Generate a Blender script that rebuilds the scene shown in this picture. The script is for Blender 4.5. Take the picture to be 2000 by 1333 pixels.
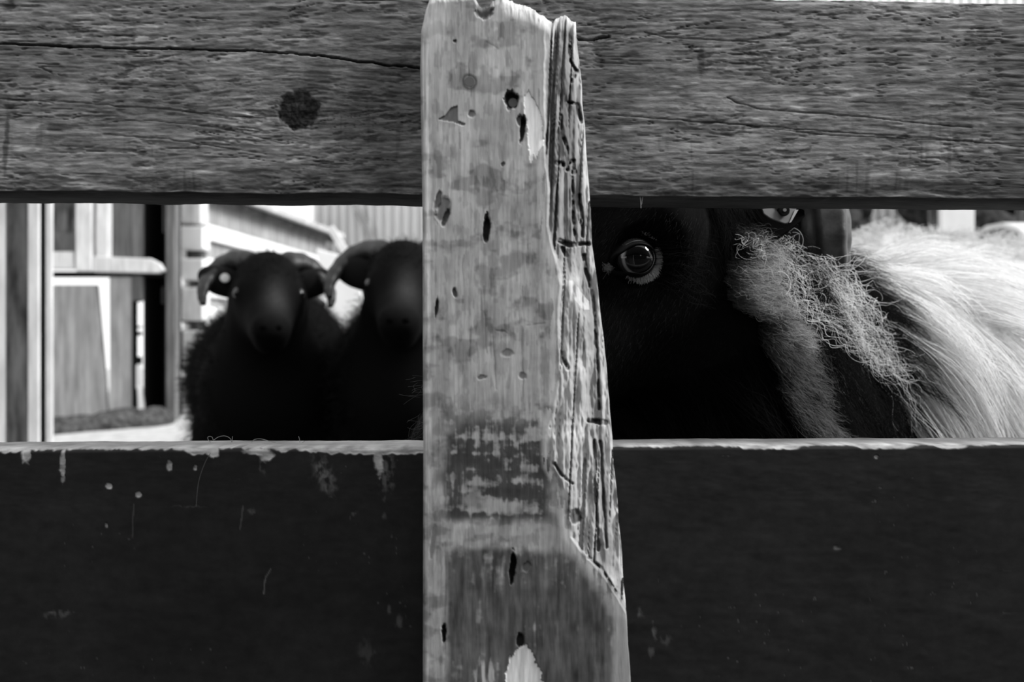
import bpy, bmesh, math, random
import numpy as np
from mathutils import Vector, Matrix
from mathutils.bvhtree import BVHTree

for o in list(bpy.data.objects):
    bpy.data.objects.remove(o)
SC = bpy.context.scene
COL = SC.collection
RNG = np.random.default_rng(11)
random.seed(5)

# ------------------------------------------------------------------ camera
FPX, CX, HY, CAMZ = 1732.0, 1000.0, 690.0, 0.6
cam_d = bpy.data.cameras.new('camera')
cam = bpy.data.objects.new('camera', cam_d)
COL.objects.link(cam)
cam.location = (0, 0, CAMZ)
cam.rotation_euler = (math.pi / 2, 0, 0)
cam_d.sensor_width = 36.0
cam_d.lens = FPX / 2000.0 * 36.0
cam_d.shift_y = (HY - 666.5) / 2000.0
cam_d.clip_start = 0.02
cam_d.clip_end = 200
cam_d.dof.use_dof = True
cam_d.dof.focus_distance = 0.56
cam_d.dof.aperture_fstop = cam_d.lens / 3.7
SC.camera = cam

# ------------------------------------------------------------------ light
world = bpy.data.worlds.new('overcast_sky')
SC.world = world
world.use_nodes = True
wb = world.node_tree.nodes['Background']
wb.inputs[0].default_value = (1, 1, 1, 1)
wb.inputs[1].default_value = 1.0
sun_d = bpy.data.lights.new('sun', 'SUN')
sun_d.energy = 3.6
sun_d.angle = math.radians(18)
sun = bpy.data.objects.new('sun', sun_d)
COL.objects.link(sun)
sun.location = (4, 3, 8)
sun.rotation_euler = Vector((0.78, -0.05, 0.62)).to_track_quat('Z', 'Y').to_euler()

SC.view_settings.view_transform = 'Standard'
SC.view_settings.look = 'None'
SC.view_settings.exposure = 0.40
SC.view_settings.gamma = 1.0
SC.view_settings.use_curve_mapping = False


# ------------------------------------------------------------------ helpers
def at(u, v, Y):
    return Vector(((u - CX) / FPX * Y, Y, CAMZ - (v - HY) / FPX * Y))


def tag(o, label=None, cat=None, group=None, kind=None):
    if label: o['label'] = label
    if cat: o['category'] = cat
    if group: o['group'] = group
    if kind: o['kind'] = kind
    return o


def empty(name, loc, rz=0.0):
    o = bpy.data.objects.new(name, None)
    COL.objects.link(o)
    o.location = loc
    o.rotation_euler = (0, 0, rz)
    o.empty_display_size = 0.05
    return o


def link(name, me, mat, parent=None):
    o = bpy.data.objects.new(name, me)
    COL.objects.link(o)
    if mat is not None:
        me.materials.append(mat)
    if parent is not None:
        o.parent = parent
    return o


def mesh_from(name, V, F, smooth=True, attrs=None):
    me = bpy.data.meshes.new(name)
    V = np.asarray(V, dtype=np.float32)
    if isinstance(F, np.ndarray) and F.ndim == 2:
        n, k = F.shape
        me.vertices.add(len(V))
        me.vertices.foreach_set('co', V.ravel())
        me.loops.add(n * k)
        me.loops.foreach_set('vertex_index', F.astype(np.int32).ravel())
        me.polygons.add(n)
        me.polygons.foreach_set('loop_start', np.arange(0, n * k, k, dtype=np.int32))
        me.update(calc_edges=True)
        me.validate()
    else:
        me.from_pydata([tuple(map(float, v)) for v in V], [], [tuple(map(int, f)) for f in F])
        me.update()
    if smooth:
        me.polygons.foreach_set('use_smooth', np.ones(len(me.polygons), dtype=bool))
    for k, a in (attrs or {}).items():
        at_ = me.attributes.new(k, 'FLOAT', 'POINT')
        at_.data.foreach_set('value', np.asarray(a, dtype=np.float32))
    return me


class MB:
    """collects simple solids into one mesh"""
    def __init__(self):
        self.V, self.F = [], []

    def add(self, V, F):
        b = len(self.V)
        self.V += [tuple(v) for v in V]
        self.F += [tuple(b + i for i in f) for f in F]
        return self

    def box(self, lo, hi, mtx=None):
        x0, y0, z0 = lo
        x1, y1, z1 = hi
        V = [Vector(p) for p in ((x0, y0, z0), (x1, y0, z0), (x1, y1, z0), (x0, y1, z0),
                                 (x0, y0, z1), (x1, y0, z1), (x1, y1, z1), (x0, y1, z1))]
        if mtx is not None: V = [mtx @ v for v in V]
        return self.add(V, [(0, 3, 2, 1), (4, 5, 6, 7), (0, 1, 5, 4), (1, 2, 6, 5), (2, 3, 7, 6), (3, 0, 4, 7)])

    def prism(self, pts, off):
        """closed polygon of 3-D points pushed along off"""
        n = len(pts)
        pts = [Vector(p) for p in pts]
        off = Vector(off)
        V = pts + [p + off for p in pts]
        F = [tuple(range(n)), tuple(range(2 * n - 1, n - 1, -1))]
        F += [(i, i + n, (i + 1) % n + n, (i + 1) % n) for i in range(n)]
        return self.add(V, F)

    def tube(self, pts, rad, seg=12, squash=None):
        pts = [Vector(p) for p in pts]
        n = len(pts)
        if not hasattr(rad, '__len__'): rad = [rad] * n
        V, F = [], []
        up = Vector((0.13, 0.21, 1)).normalized()
        prev = None
        for i, p in enumerate(pts):
            t = (pts[min(i + 1, n - 1)] - pts[max(i - 1, 0)]).normalized()
            a = (prev if prev is not None else up)
            a = (a - t * a.dot(t)).normalized()
            prev = a
            b = t.cross(a)
            for k in range(seg):
                w = 2 * math.pi * k / seg
                r = rad[i] * (squash(w, i) if squash else 1)
                V.append(p + a * (r * math.cos(w)) + b * (r * math.sin(w)))
        for i in range(n - 1):
            for k in range(seg):
                k2 = (k + 1) % seg
                F.append((i * seg + k, i * seg + k2, (i + 1) * seg + k2, (i + 1) * seg + k))
        F.append(tuple(range(seg - 1, -1, -1)))
        F.append(tuple((n - 1) * seg + k for k in range(seg)))
        return self.add(V, F)

    def ball(self, c, r, seg=16, rings=10, mtx=None):
        V, F = [], []
        if not hasattr(r, '__len__'): r = (r, r, r)
        for i in range(rings + 1):
            ph = math.pi * i / rings
            for k in range(seg):
                w = 2 * math.pi * k / seg
                p = Vector((r[0] * math.sin(ph) * math.cos(w), r[1] * math.sin(ph) * math.sin(w), r[2] * math.cos(ph)))
                if mtx is not None: p = mtx @ p
                V.append(Vector(c) + p)
        for i in range(rings):
            for k in range(seg):
                k2 = (k + 1) % seg
                F.append((i * seg + k, (i + 1) * seg + k, (i + 1) * seg + k2, i * seg + k2))
        return self.add(V, F)

    def build(self, name, mat, parent=None, smooth=False, bevel=0.0, loc=None, rz=0.0):
        """loc: the object's origin; vertices are given in the parent's (or world) axes"""
        V = [Vector(v) for v in self.V]
        if loc is not None:
            m = Matrix.Rotation(-rz, 3, 'Z')
            V = [m @ (v - Vector(loc)) for v in V]
        me = mesh_from(name, V, self.F, smooth)
        bm = bmesh.new(); bm.from_mesh(me)
        bmesh.ops.remove_doubles(bm, verts=bm.verts, dist=1e-6)
        bmesh.ops.recalc_face_normals(bm, faces=bm.faces)
        bm.to_mesh(me); bm.free()
        if smooth:
            me.polygons.foreach_set('use_smooth', np.ones(len(me.polygons), dtype=bool))
        o = link(name, me, mat, parent)
        if loc is not None:
            o.location = loc
            o.rotation_euler = (0, 0, rz)
        if bevel:
            b = o.modifiers.new('edge', 'BEVEL'); b.width = bevel; b.segments = 2; b.limit_method = 'ANGLE'
        return o


def chaikin(pts, it=3):
    pts = [Vector(p) for p in pts]
    for _ in range(it):
        q = [pts[0]]
        for a, b in zip(pts[:-1], pts[1:]):
            q += [a * .75 + b * .25, a * .25 + b * .75]
        q.append(pts[-1])
        pts = q
    return pts


# ---- noise on arrays
def _hash(ix, iy, seed):
    h = (ix.astype(np.int64) * 374761393 + iy.astype(np.int64) * 668265263 + seed * 974634777) & 0x7fffffff
    h = ((h ^ (h >> 13)) * 1274126177) & 0x7fffffff
    h = h ^ (h >> 16)
    return (h & 0xffff) / 65535.0


def vnoise(x, y, seed=0):
    ix, iy = np.floor(x), np.floor(y)
    fx, fy = x - ix, y - iy
    fx = fx * fx * (3 - 2 * fx); fy = fy * fy * (3 - 2 * fy)
    a = _hash(ix, iy, seed); b = _hash(ix + 1, iy, seed); c = _hash(ix, iy + 1, seed); d = _hash(ix + 1, iy + 1, seed)
    return (a * (1 - fx) + b * fx) * (1 - fy) + (c * (1 - fx) + d * fx) * fy


def fbm(x, y, seed=0, oct=4):
    s, a, t = 0, 1.0, 0
    for i in range(oct):
        s = s + a * vnoise(x * 2 ** i, y * 2 ** i, seed + 17 * i); t += a; a *= 0.5
    return s / t


def ss(a, b, x):
    t = np.clip((x - a) / (b - a), 0, 1)
    return t * t * (3 - 2 * t)


def ell(U, V, u, v, ru, rv, ang=0.0, soft=0.35, jag=0.7):
    c, s = math.cos(ang), math.sin(ang)
    dx, dy = U - u, V - v
    r = (1 + jag * (fbm(U / 7 + u, V / 9, 83, 3) - .5)) * np.sqrt(((dx * c + dy * s) / ru) ** 2 + ((-dx * s + dy * c) / rv) ** 2)
    return 1 - ss(1 - soft, 1 + soft, r)


def stroke(U, V, pts, w, soft=1.2):
    d = np.full(U.shape, 1e9)
    U = U + 5 * (fbm(U / 26, V / 26, 95, 3) - .5); V = V + 5 * (fbm(U / 26, V / 26, 97, 3) - .5)
    for (a, b), (c, e) in zip(pts[:-1], pts[1:]):
        lu, lv = c - a, e - b
        t = np.clip(((U - a) * lu + (V - b) * lv) / (lu * lu + lv * lv + 1e-9), 0, 1)
        d = np.minimum(d, np.hypot(U - a - t * lu, V - b - t * lv))
    wv = w * (.35 + 1.3 * fbm(U / 9, V / 14, 91, 2)) + .5 * (fbm(U / 4, V / 4, 93, 2) - .5)
    return 1 - ss(wv, wv + soft, d)


def inpoly(U, V, pts, jitter=None):
    if jitter is not None: U = U + jitter
    ins = np.zeros(U.shape, dtype=bool)
    n = len(pts)
    for i in range(n):
        x1, y1 = pts[i]; x2, y2 = pts[(i + 1) % n]
        if y1 == y2: continue
        c = ((y1 > V) != (y2 > V)) & (U < (x2 - x1) * (V - y1) / (y2 - y1) + x1)
        ins ^= c
    return ins.astype(float)


def mix(a, b, m):
    return a * (1 - m) + b * m


# ------------------------------------------------------------------ materials
def principled(name, grey, rough=0.7, spec=0.3):
    m = bpy.data.materials.new(name)
    m.use_nodes = True
    nt = m.node_tree
    b = nt.nodes['Principled BSDF']
    b.inputs['Base Color'].default_value = (grey, grey, grey, 1)
    b.inputs['Roughness'].default_value = rough
    b.inputs['Specular IOR Level'].default_value = spec
    return m, nt, b


def noise_node(nt, scale, stretch=(1, 1, 1), detail=6.0, rough=0.6, coord='Object'):
    tc = nt.nodes.new('ShaderNodeTexCoord')
    mp = nt.nodes.new('ShaderNodeMapping')
    mp.inputs['Scale'].default_value = stretch
    nz = nt.nodes.new('ShaderNodeTexNoise')
    nz.inputs['Scale'].default_value = scale
    nz.inputs['Detail'].default_value = detail
    nz.inputs['Roughness'].default_value = rough
    nt.links.new(tc.outputs[coord], mp.inputs[0])
    nt.links.new(mp.outputs[0], nz.inputs['Vector'])
    return nz


def tone_mat(name, rough=0.75, spec=0.25, scale=60.0, stretch=(1, 1, 1), amount=0.35, bump=0.3, bump_d=0.001):
    """grey read from the mesh's own 'tone' (the wood's colour, paint, stains), broken up by fine noise"""
    m, nt, b = principled(name, 0.3, rough, spec)
    a = nt.nodes.new('ShaderNodeAttribute'); a.attribute_name = 'tone'
    nz = noise_node(nt, scale, stretch, 10.0, 0.68)
    mr = nt.nodes.new('ShaderNodeMapRange')
    mr.inputs['From Min'].default_value = 0.3; mr.inputs['From Max'].default_value = 0.7
    mr.inputs['To Min'].default_value = 1 - amount; mr.inputs['To Max'].default_value = 1 + amount
    nt.links.new(nz.outputs[0], mr.inputs['Value'])
    mu = nt.nodes.new('ShaderNodeMath'); mu.operation = 'MULTIPLY'
    nt.links.new(a.outputs['Fac'], mu.inputs[0]); nt.links.new(mr.outputs[0], mu.inputs[1])
    nt.links.new(mu.outputs[0], b.inputs['Base Color'])
    bp = nt.nodes.new('ShaderNodeBump'); bp.inputs['Strength'].default_value = bump; bp.inputs['Distance'].default_value = bump_d
    nt.links.new(nz.outputs[0], bp.inputs['Height']); nt.links.new(bp.outputs[0], b.inputs['Normal'])
    return m


def noise_mat(name, lo, hi, scale=8.0, stretch=(1, 1, 1), rough=0.8, spec=0.2, bump=0.3, bump_d=0.01, fmin=0.35, fmax=0.65):
    m, nt, b = principled(name, lo, rough, spec)
    nz = noise_node(nt, scale, stretch)
    mr = nt.nodes.new('ShaderNodeMapRange')
    mr.inputs['From Min'].default_value = fmin; mr.inputs['From Max'].default_value = fmax
    mr.inputs['To Min'].default_value = lo; mr.inputs['To Max'].default_value = hi
    nt.links.new(nz.outputs[0], mr.inputs['Value'])
    nt.links.new(mr.outputs[0], b.inputs['Base Color'])
    bp = nt.nodes.new('ShaderNodeBump'); bp.inputs['Strength'].default_value = bump; bp.inputs['Distance'].default_value = bump_d
    nt.links.new(nz.outputs[0], bp.inputs['Height']); nt.links.new(bp.outputs[0], b.inputs['Normal'])
    return m


def hair_mat(name, root, tip, trans=0.3, rough=0.6, spec=0.3, var=0.35):
    m = bpy.data.materials.new(name)
    m.use_nodes = True
    nt = m.node_tree
    b = nt.nodes['Principled BSDF']
    out = nt.nodes['Material Output']
    hi = nt.nodes.new('ShaderNodeHairInfo')
    mr = nt.nodes.new('ShaderNodeMapRange')
    mr.inputs['To Min'].default_value = root; mr.inputs['To Max'].default_value = tip
    nt.links.new(hi.outputs['Intercept'], mr.inputs['Value'])
    mv = nt.nodes.new('ShaderNodeMapRange')
    mv.inputs['To Min'].default_value = 1 - var; mv.inputs['To Max'].default_value = 1 + var * 0.6
    nt.links.new(hi.outputs['Random'], mv.inputs['Value'])
    mu = nt.nodes.new('ShaderNodeMath'); mu.operation = 'MULTIPLY'; mu.use_clamp = True
    nt.links.new(mr.outputs[0], mu.inputs[0]); nt.links.new(mv.outputs[0], mu.inputs[1])
    nt.links.new(mu.outputs[0], b.inputs['Base Color'])
    b.inputs['Roughness'].default_value = rough
    b.inputs['Specular IOR Level'].default_value = spec
    if trans:
        tr = nt.nodes.new('ShaderNodeBsdfTranslucent')
        nt.links.new(mu.outputs[0], tr.inputs[0])
        mx = nt.nodes.new('ShaderNodeMixShader'); mx.inputs[0].default_value = trans
        nt.links.new(b.outputs[0], mx.inputs[1]); nt.links.new(tr.outputs[0], mx.inputs[2])
        nt.links.new(mx.outputs[0], out.inputs['Surface'])
    return m


M_POST = tone_mat('weathered_pale_wood', 0.8, 0.2, 90, (3.0, 3.0, 0.35), 0.22, 0.35, 0.0012)
M_PLANK = tone_mat('grey_rough_sawn_wood', 0.8, 0.25, 160, (0.28, 1.0, 1.5), 0.55, 0.7, 0.0016)
M_PAINT = tone_mat('black_painted_wood', 0.7, 0.08, 120, (0.8, 1.0, 1.0), 0.25, 0.12, 0.0006)

# ------------------------------------------------------------------ the fence (turned 2.5 degrees from square to the lens)
TH = math.atan(0.0435)
FROT = Matrix.Rotation(TH, 3, 'Z')


def fence_xz(U, V, d):
    """point of the fence plane at depth d (fence axes, measured from eye height) for arrays"""
    ph = np.arctan((U - CX) / FPX) + TH
    x = d * np.tan(ph)
    Y = x * math.sin(TH) + d * math.cos(TH)
    return x, -(V - HY) / FPX * Y


def board_mesh(name, X, Yd, Z, tone, back, mat, label, cat, group=None):
    """closed board: a relief front (rows x columns), straight sides and a flat back"""
    r, c = X.shape
    cx, cy, cz = float(X.mean()), float(back), float(Z.min())
    A = np.stack([X, Yd, Z], -1).reshape(-1, 3)
    ring = np.concatenate([np.arange(c), np.arange(1, r) * c + c - 1, (r - 1) * c + np.arange(c - 2, -1, -1), np.arange(r - 2, 0, -1) * c])
    B = A[ring].copy(); B[:, 1] = back
    mid = A[ring] * 1.0
    mid[:, 1] = mid[:, 1] * 0.5 + back * 0.5
    n0, nr = len(A), len(ring)
    Vv = np.concatenate([A, mid, B]) - np.array([cx, cy, cz])
    idx = np.arange(r * c).reshape(r, c)
    F = np.stack([idx[:-1, :-1], idx[1:, :-1], idx[1:, 1:], idx[:-1, 1:]], -1).reshape(-1, 4)
    k = np.arange(nr); k2 = (k + 1) % nr
    S1 = np.stack([ring[k], ring[k2], n0 + k2, n0 + k], -1)
    S2 = np.stack([n0 + k, n0 + k2, n0 + nr + k2, n0 + nr + k], -1)
    F = np.concatenate([F, S1, S2])
    T = np.concatenate([tone.ravel(), tone.ravel()[ring], tone.ravel()[ring]])
    me = mesh_from(name, Vv, F, True, {'tone': T})
    bm = bmesh.new(); bm.from_mesh(me)
    bm.verts.ensure_lookup_table()
    bm.faces.new([bm.verts[n0 + nr + i] for i in range(nr)])
    bmesh.ops.recalc_face_normals(bm, faces=bm.faces)
    bm.to_mesh(me); bm.free()
    se = np.zeros(len(me.edges), dtype=bool)
    o = link(name, me, mat)
    o.location = FROT @ Vector((cx, cy, cz)) + Vector((0, 0, CAMZ))
    o.rotation_euler = (0, 0, TH)
    tag(o, label, cat, group)
    return o


D_PLANK, T_PLANK = 0.49, 0.041

# ---- top plank
def top_plank():
    x = np.concatenate([np.linspace(-0.62, -0.36, 60)[:-1], np.linspace(-0.36, 0.30, 1150), np.linspace(0.30, 0.72, 90)[1:]])
    z = np.linspace(0.1985, 0.0877, 215)
    X, Z = np.meshgrid(x, z)
    # picture-like coordinates only serve as the layout of the board's own grain
    Y = X * math.sin(TH) + D_PLANK * math.cos(TH)
    Xw = X * math.cos(TH) - D_PLANK * math.sin(TH)
    U = CX + Xw / Y * FPX
    V = HY - Z / Y * FPX
    # grain flows round the knot
    du, dv = (U - 583) / 150.0, (V - 215) / 70.0
    warp = 34 * np.sign(dv) * np.exp(-(du ** 2)) * np.exp(-np.abs(dv)) + 0.022 * (U - 600) * (V > 120)
    W = V - warp + 14 * (fbm(U / 420, V / 260, 3, 2) - 0.5)
    g1 = fbm(U / 300, W / 16, 1, 4)
    g2 = fbm(U / 70, W / 5, 2, 3)
    g3 = fbm(U / 24, W / 8, 8, 3)
    patch = fbm(U / 260, V / 130, 5, 4)
    tone = 0.185 * (0.45 + 1.1 * patch) * (0.60 + 0.50 * g1 + 0.5 * (g2 - 0.3)) * (0.65 + 0.7 * g3)
    dep = 0.0003 * (0.5 - g1) + 0.0006 * (0.5 - g2) + 0.0005 * (0.5 - g3)
    fl = fbm(U / 22 + .3 * W / 5, W / 4.5, 141, 3); fz = .4 + .6 * ss(.4, .6, fbm(U / 140, V / 60, 142, 2))
    tone *= 1 - .55 * fz * ss(.56, .68, fl) + .45 * fz * ss(.58, .70, fbm(U / 18, W / 4 + 40, 144, 3))
    dep += 0.0004 * fz * ss(.55, .68, fl)
    # fine checks along the grain
    lines = np.abs(fbm(U / 240, W / 15, 21, 3) - 0.5)
    zone = ss(0.45, 0.62, fbm(U / 330, V / 90, 31, 2))
    ck = (1 - ss(0.004, 0.013, lines)) * zone
    tone *= 1 - 0.6 * ck; dep += 0.0006 * ck
    # cross saw marks
    sm = ss(0.62, 0.8, fbm(U / 9, V / 120, 41, 2)) * ss(0.5, 0.66, fbm(U / 170, V / 60, 43, 2)) * ss(150, 330, V)
    tone *= 1 - 0.35 * sm
    sh = ss(0.62, 0.75, fbm(U / 34, V / 6, 47, 2)) * ss(0.5, 0.7, fbm(U / 200, V / 70, 49, 2))
    tone *= 1 + 0.6 * sh
    # the long split and the smaller ones
    wob = 2.0 * (fbm(U / 30, V * 0 + 3.3, 51, 3) - 0.5)
    for pts, w, dk, dp in (
        ([(-200, 84), (0, 85), (160, 92), (340, 96), (500, 100), (620, 108), (700, 120), (760, 128), (840, 133)], 0.75, 0.9, 0.003),
        ([(-100, 192), (0, 195), (60, 196), (150, 200), (240, 208), (330, 213), (380, 220), (440, 227), (520, 231)], 0.2, 0.55, 0.0006),
        ([(-100, 224), (0, 226), (200, 230), (400, 245), (480, 262), (560, 282)], 0.1, 0.45, 0.0004),
        ([(200, 262), (330, 272), (440, 290), (520, 300)], 0.2, 0.4, 0.0006),
        ([(1170, 222), (1370, 238), (1560, 252), (1800, 268), (2050, 290)], 0.3, 0.5, 0.0008),
        ([(1420, 190), (1440, 202), (1500, 214), (1680, 228), (1900, 250)], 0.3, 0.5, 0.0008),
        ([(1420, 190), (1470, 184), (1560, 183), (1660, 190)], 0.0, 0.3, 0.0003),
        ([(1260, 62), (1300, 72), (1400, 78), (1480, 82)], 0.4, 0.5, 0.0008),
        ([(1130, 76), (1160, 78), (1190, 70)], 1.2, 0.7, 0.003),
        ([(1380, 236), (1600, 262), (1900, 276)], 0.2, 0.4, 0.0006)):
        m = stroke(U, V + wob, pts, w, 1.6)
        tone *= 1 - dk * m; dep += dp * m
    # knots
    k = ell(U + 8 * (fbm(U / 12, V / 12, 61) - .5), V + 10 * (fbm(U / 14, V / 14, 63) - .5), 583, 216, 41, 38, 0, 0.12, .25)
    kn = fbm(U / 5, V / 9, 65, 3)
    tone = mix(tone, 0.012 + 0.05 * ss(.45, .75, kn), k); dep += 0.0028 * k * kn
    rim = ell(U, V, 583, 216, 60, 56, 0, 0.35) * (1 - k)
    tone *= 1 - 0.25 * rim
    for (u, v, a, b, r, t) in ((378, 172, 15, 7, 0.3, .035), (110, 250, 22, 7, 0, .07), (18, 12, 12, 9, 0, .03), (620, 150, 26, 30, .4, .07),
                               (1235, 105, 16, 6, 0, .035), (1770, 15, 9, 4, .1, .012), (1905, 80, 30, 10, -.3, .075), (12, 280, 5, 60, .05, .055), (1370, 120, 6, 30, 0, .05)):
        m = ell(U + 6 * (fbm(U / 10, V / 10, 67) - .5), V, u, v, a, b, r, 0.4)
        tone = mix(tone, t, m * .85)
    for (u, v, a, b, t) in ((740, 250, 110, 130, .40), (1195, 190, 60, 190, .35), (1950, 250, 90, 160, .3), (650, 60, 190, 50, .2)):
        tone *= 1 - t * ell(U + 60 * (patch - .5), V + 60 * (patch - .5), u, v, a, b, 0, .7)  # broad darkening; beside the post it is soft shade put into the tone
    # bruised lower arris
    lo = ss(340, 372, V + 26 * (fbm(U / 60, V / 40, 71, 3) - .45) - 0.009 * (U - 900))
    tone *= 1 - 0.5 * lo * ss(.35, .6, fbm(U / 50, V / 9, 73, 3)); dep += 0.0025 * lo * fbm(U / 35, V / 10, 75, 3)
    up = 1 - ss(0, 14, (0.1985 - Z) * 3500)
    dep += 0.002 * up * fbm(U / 30, V / 9, 77, 3)
    Z2 = Z + 0.0016 * (fbm(U / 90, V * 0, 81, 4) - .5) * (ss(0.18, 0.1985, Z) + 1 - ss(0.0877, 0.1, Z))
    tone[-1] = .06      # underside's shade put into the tone of the lower edge
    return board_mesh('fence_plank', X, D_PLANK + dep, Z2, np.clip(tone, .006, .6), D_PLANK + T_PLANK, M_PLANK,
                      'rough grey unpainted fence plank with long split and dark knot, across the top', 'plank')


# ---- lower plank, painted black, bare along its top edge
def low_plank():
    x = np.concatenate([np.linspace(-0.62, -0.36, 50)[:-1], np.linspace(-0.36, 0.30, 1150), np.linspace(0.30, 0.72, 80)[1:]])
    z = np.concatenate([np.linspace(-0.052, -0.085, 80)[:-1], np.linspace(-0.085, -0.215, 130)])
    X, Z = np.meshgrid(x, z)
    Y = X * math.sin(TH) + D_PLANK * math.cos(TH)
    Xw = X * math.cos(TH) - D_PLANK * math.sin(TH)
    U = CX + Xw / Y * FPX
    V = HY - Z / Y * FPX
    top = HY + 0.052 / Y * FPX
    bare = 1 - ss(-1.5, 1.5, (V - top) - (1.5 + 11 * ss(.35, .75, fbm(U / 55, U * 0, 5, 4)) + 5 * (fbm(U / 9, U * 0, 6, 2) - .5)) * (0.55 + 0.45 * (U < 1000)))
    J = 7 * (fbm(U / 7, V / 9, 9, 3) - .5)
    for (u, v, a, b, r) in ((50, 886, 9, 17, 0), (122, 905, 4.5, 33, 0), (415, 884, 13, 9, 0), (520, 889, 13, 10, 0), (738, 896, 9, 30, -.1), (500, 883, 22, 6, 0),
                            (330, 910, 5, 9, 0), (382, 914, 4, 6, 0), (212, 950, 5.5, 6, .5), (271, 967, 4.5, 5.5, 0), (208, 1027, 2.5, 3.5, 0), (1712, 893, 3.5, 4, 0)):
        bare = np.maximum(bare, ell(U + J * .6, V, u, v, a, b, r, .25))
    scuff = np.zeros_like(U)
    n1 = fbm(U / 8, V / 14, 13, 3)
    for (u, v, a, b, r, s) in ((632, 925, 15, 34, -.35, .75), (755, 925, 13, 38, .05, .6), (513, 907, 6, 14, 0, .6), (110, 1201, 22, 6, -.1, .5), (492, 998, 6, 6, 0, .4),
                               (692, 1003, 5, 6, .3, .5), (750, 1008, 5, 5, 0, .4), (1251, 1197, 5, 9, 0, .45), (1279, 1232, 4, 14, 0, .5), (1300, 1250, 10, 8, 0, .3), (1636, 1072, 6, 3, 0, .6),
                               (778, 1215, 6, 10, .2, .4), (715, 1275, 14, 22, -.3, .22), (760, 1190, 4, 8, 0, .35), (1272, 1272, 6, 10, 0, .4), (370, 990, 30, 2, 0, .15)):
        scuff = np.maximum(scuff, s * ell(U + J, V + J, u, v, a, b, r, .6) * ss(.3, .62, n1))
    sp = ss(.86, .92, vnoise(U / 9, V / 9, 15) * (.6 + .5 * fbm(U / 3, V / 3, 16, 2))) * ss(.5, .7, fbm(U / 160, V / 120, 17, 2))
    scuff = np.maximum(scuff, .35 * sp)
    scr = np.maximum(stroke(U, V, [(528, 1110), (518, 1128), (515, 1160)], .8), .5 * stroke(U, V, [(262, 985), (258, 1050)], .6))
    scr = np.maximum(scr, .6 * stroke(U, V, [(474, 990), (468, 1035)], .8))
    scuff = np.maximum(scuff, .55 * scr)
    wood = 0.34 * (.4 + 1.2 * fbm(U / 22, V / 5, 19, 3))
    paint = 0.017 * (.75 + .5 * fbm(U / 150, V / 90, 23, 3))
    tone = mix(mix(paint, .14, scuff), wood, bare)
    dep = 0.0011 * bare + 0.0004 * scuff + 0.0005 * (fbm(U / 60, V / 20, 25, 3) - .5)
    e = 1 - ss(0, 9, V - top)
    dep = dep + 0.002 * e * e
    Z2 = Z + 0.0009 * (fbm(U / 70, V * 0, 27, 4) - .5) * e
    o = board_mesh('fence_plank', X, D_PLANK + dep, Z2, np.clip(tone, .005, .7), D_PLANK + T_PLANK, M_PAINT,
                   'black painted fence plank with chipped bare wood along its upper edge', 'plank')
    # top face is bare wood
    me = o.data
    n = len(me.vertices)
    co = np.empty(n * 3, dtype=np.float32); me.vertices.foreach_get('co', co); co = co.reshape(-1, 3)
    t = np.empty(n, dtype=np.float32); me.attributes['tone'].data.foreach_get('value', t)
    m = (co[:, 1] > -T_PLANK + 0.012) | (co[:, 1] > -0.002)
    topm = m & (co[:, 2] > co[:, 2].max() - 0.004)
    t[topm] = 0.22 * (.45 + 1.1 * fbm(co[topm, 0] * 60, co[topm, 1] * 300, 3, 3))
    me.attributes['tone'].data.foreach_set('value', t)
    return o


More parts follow.
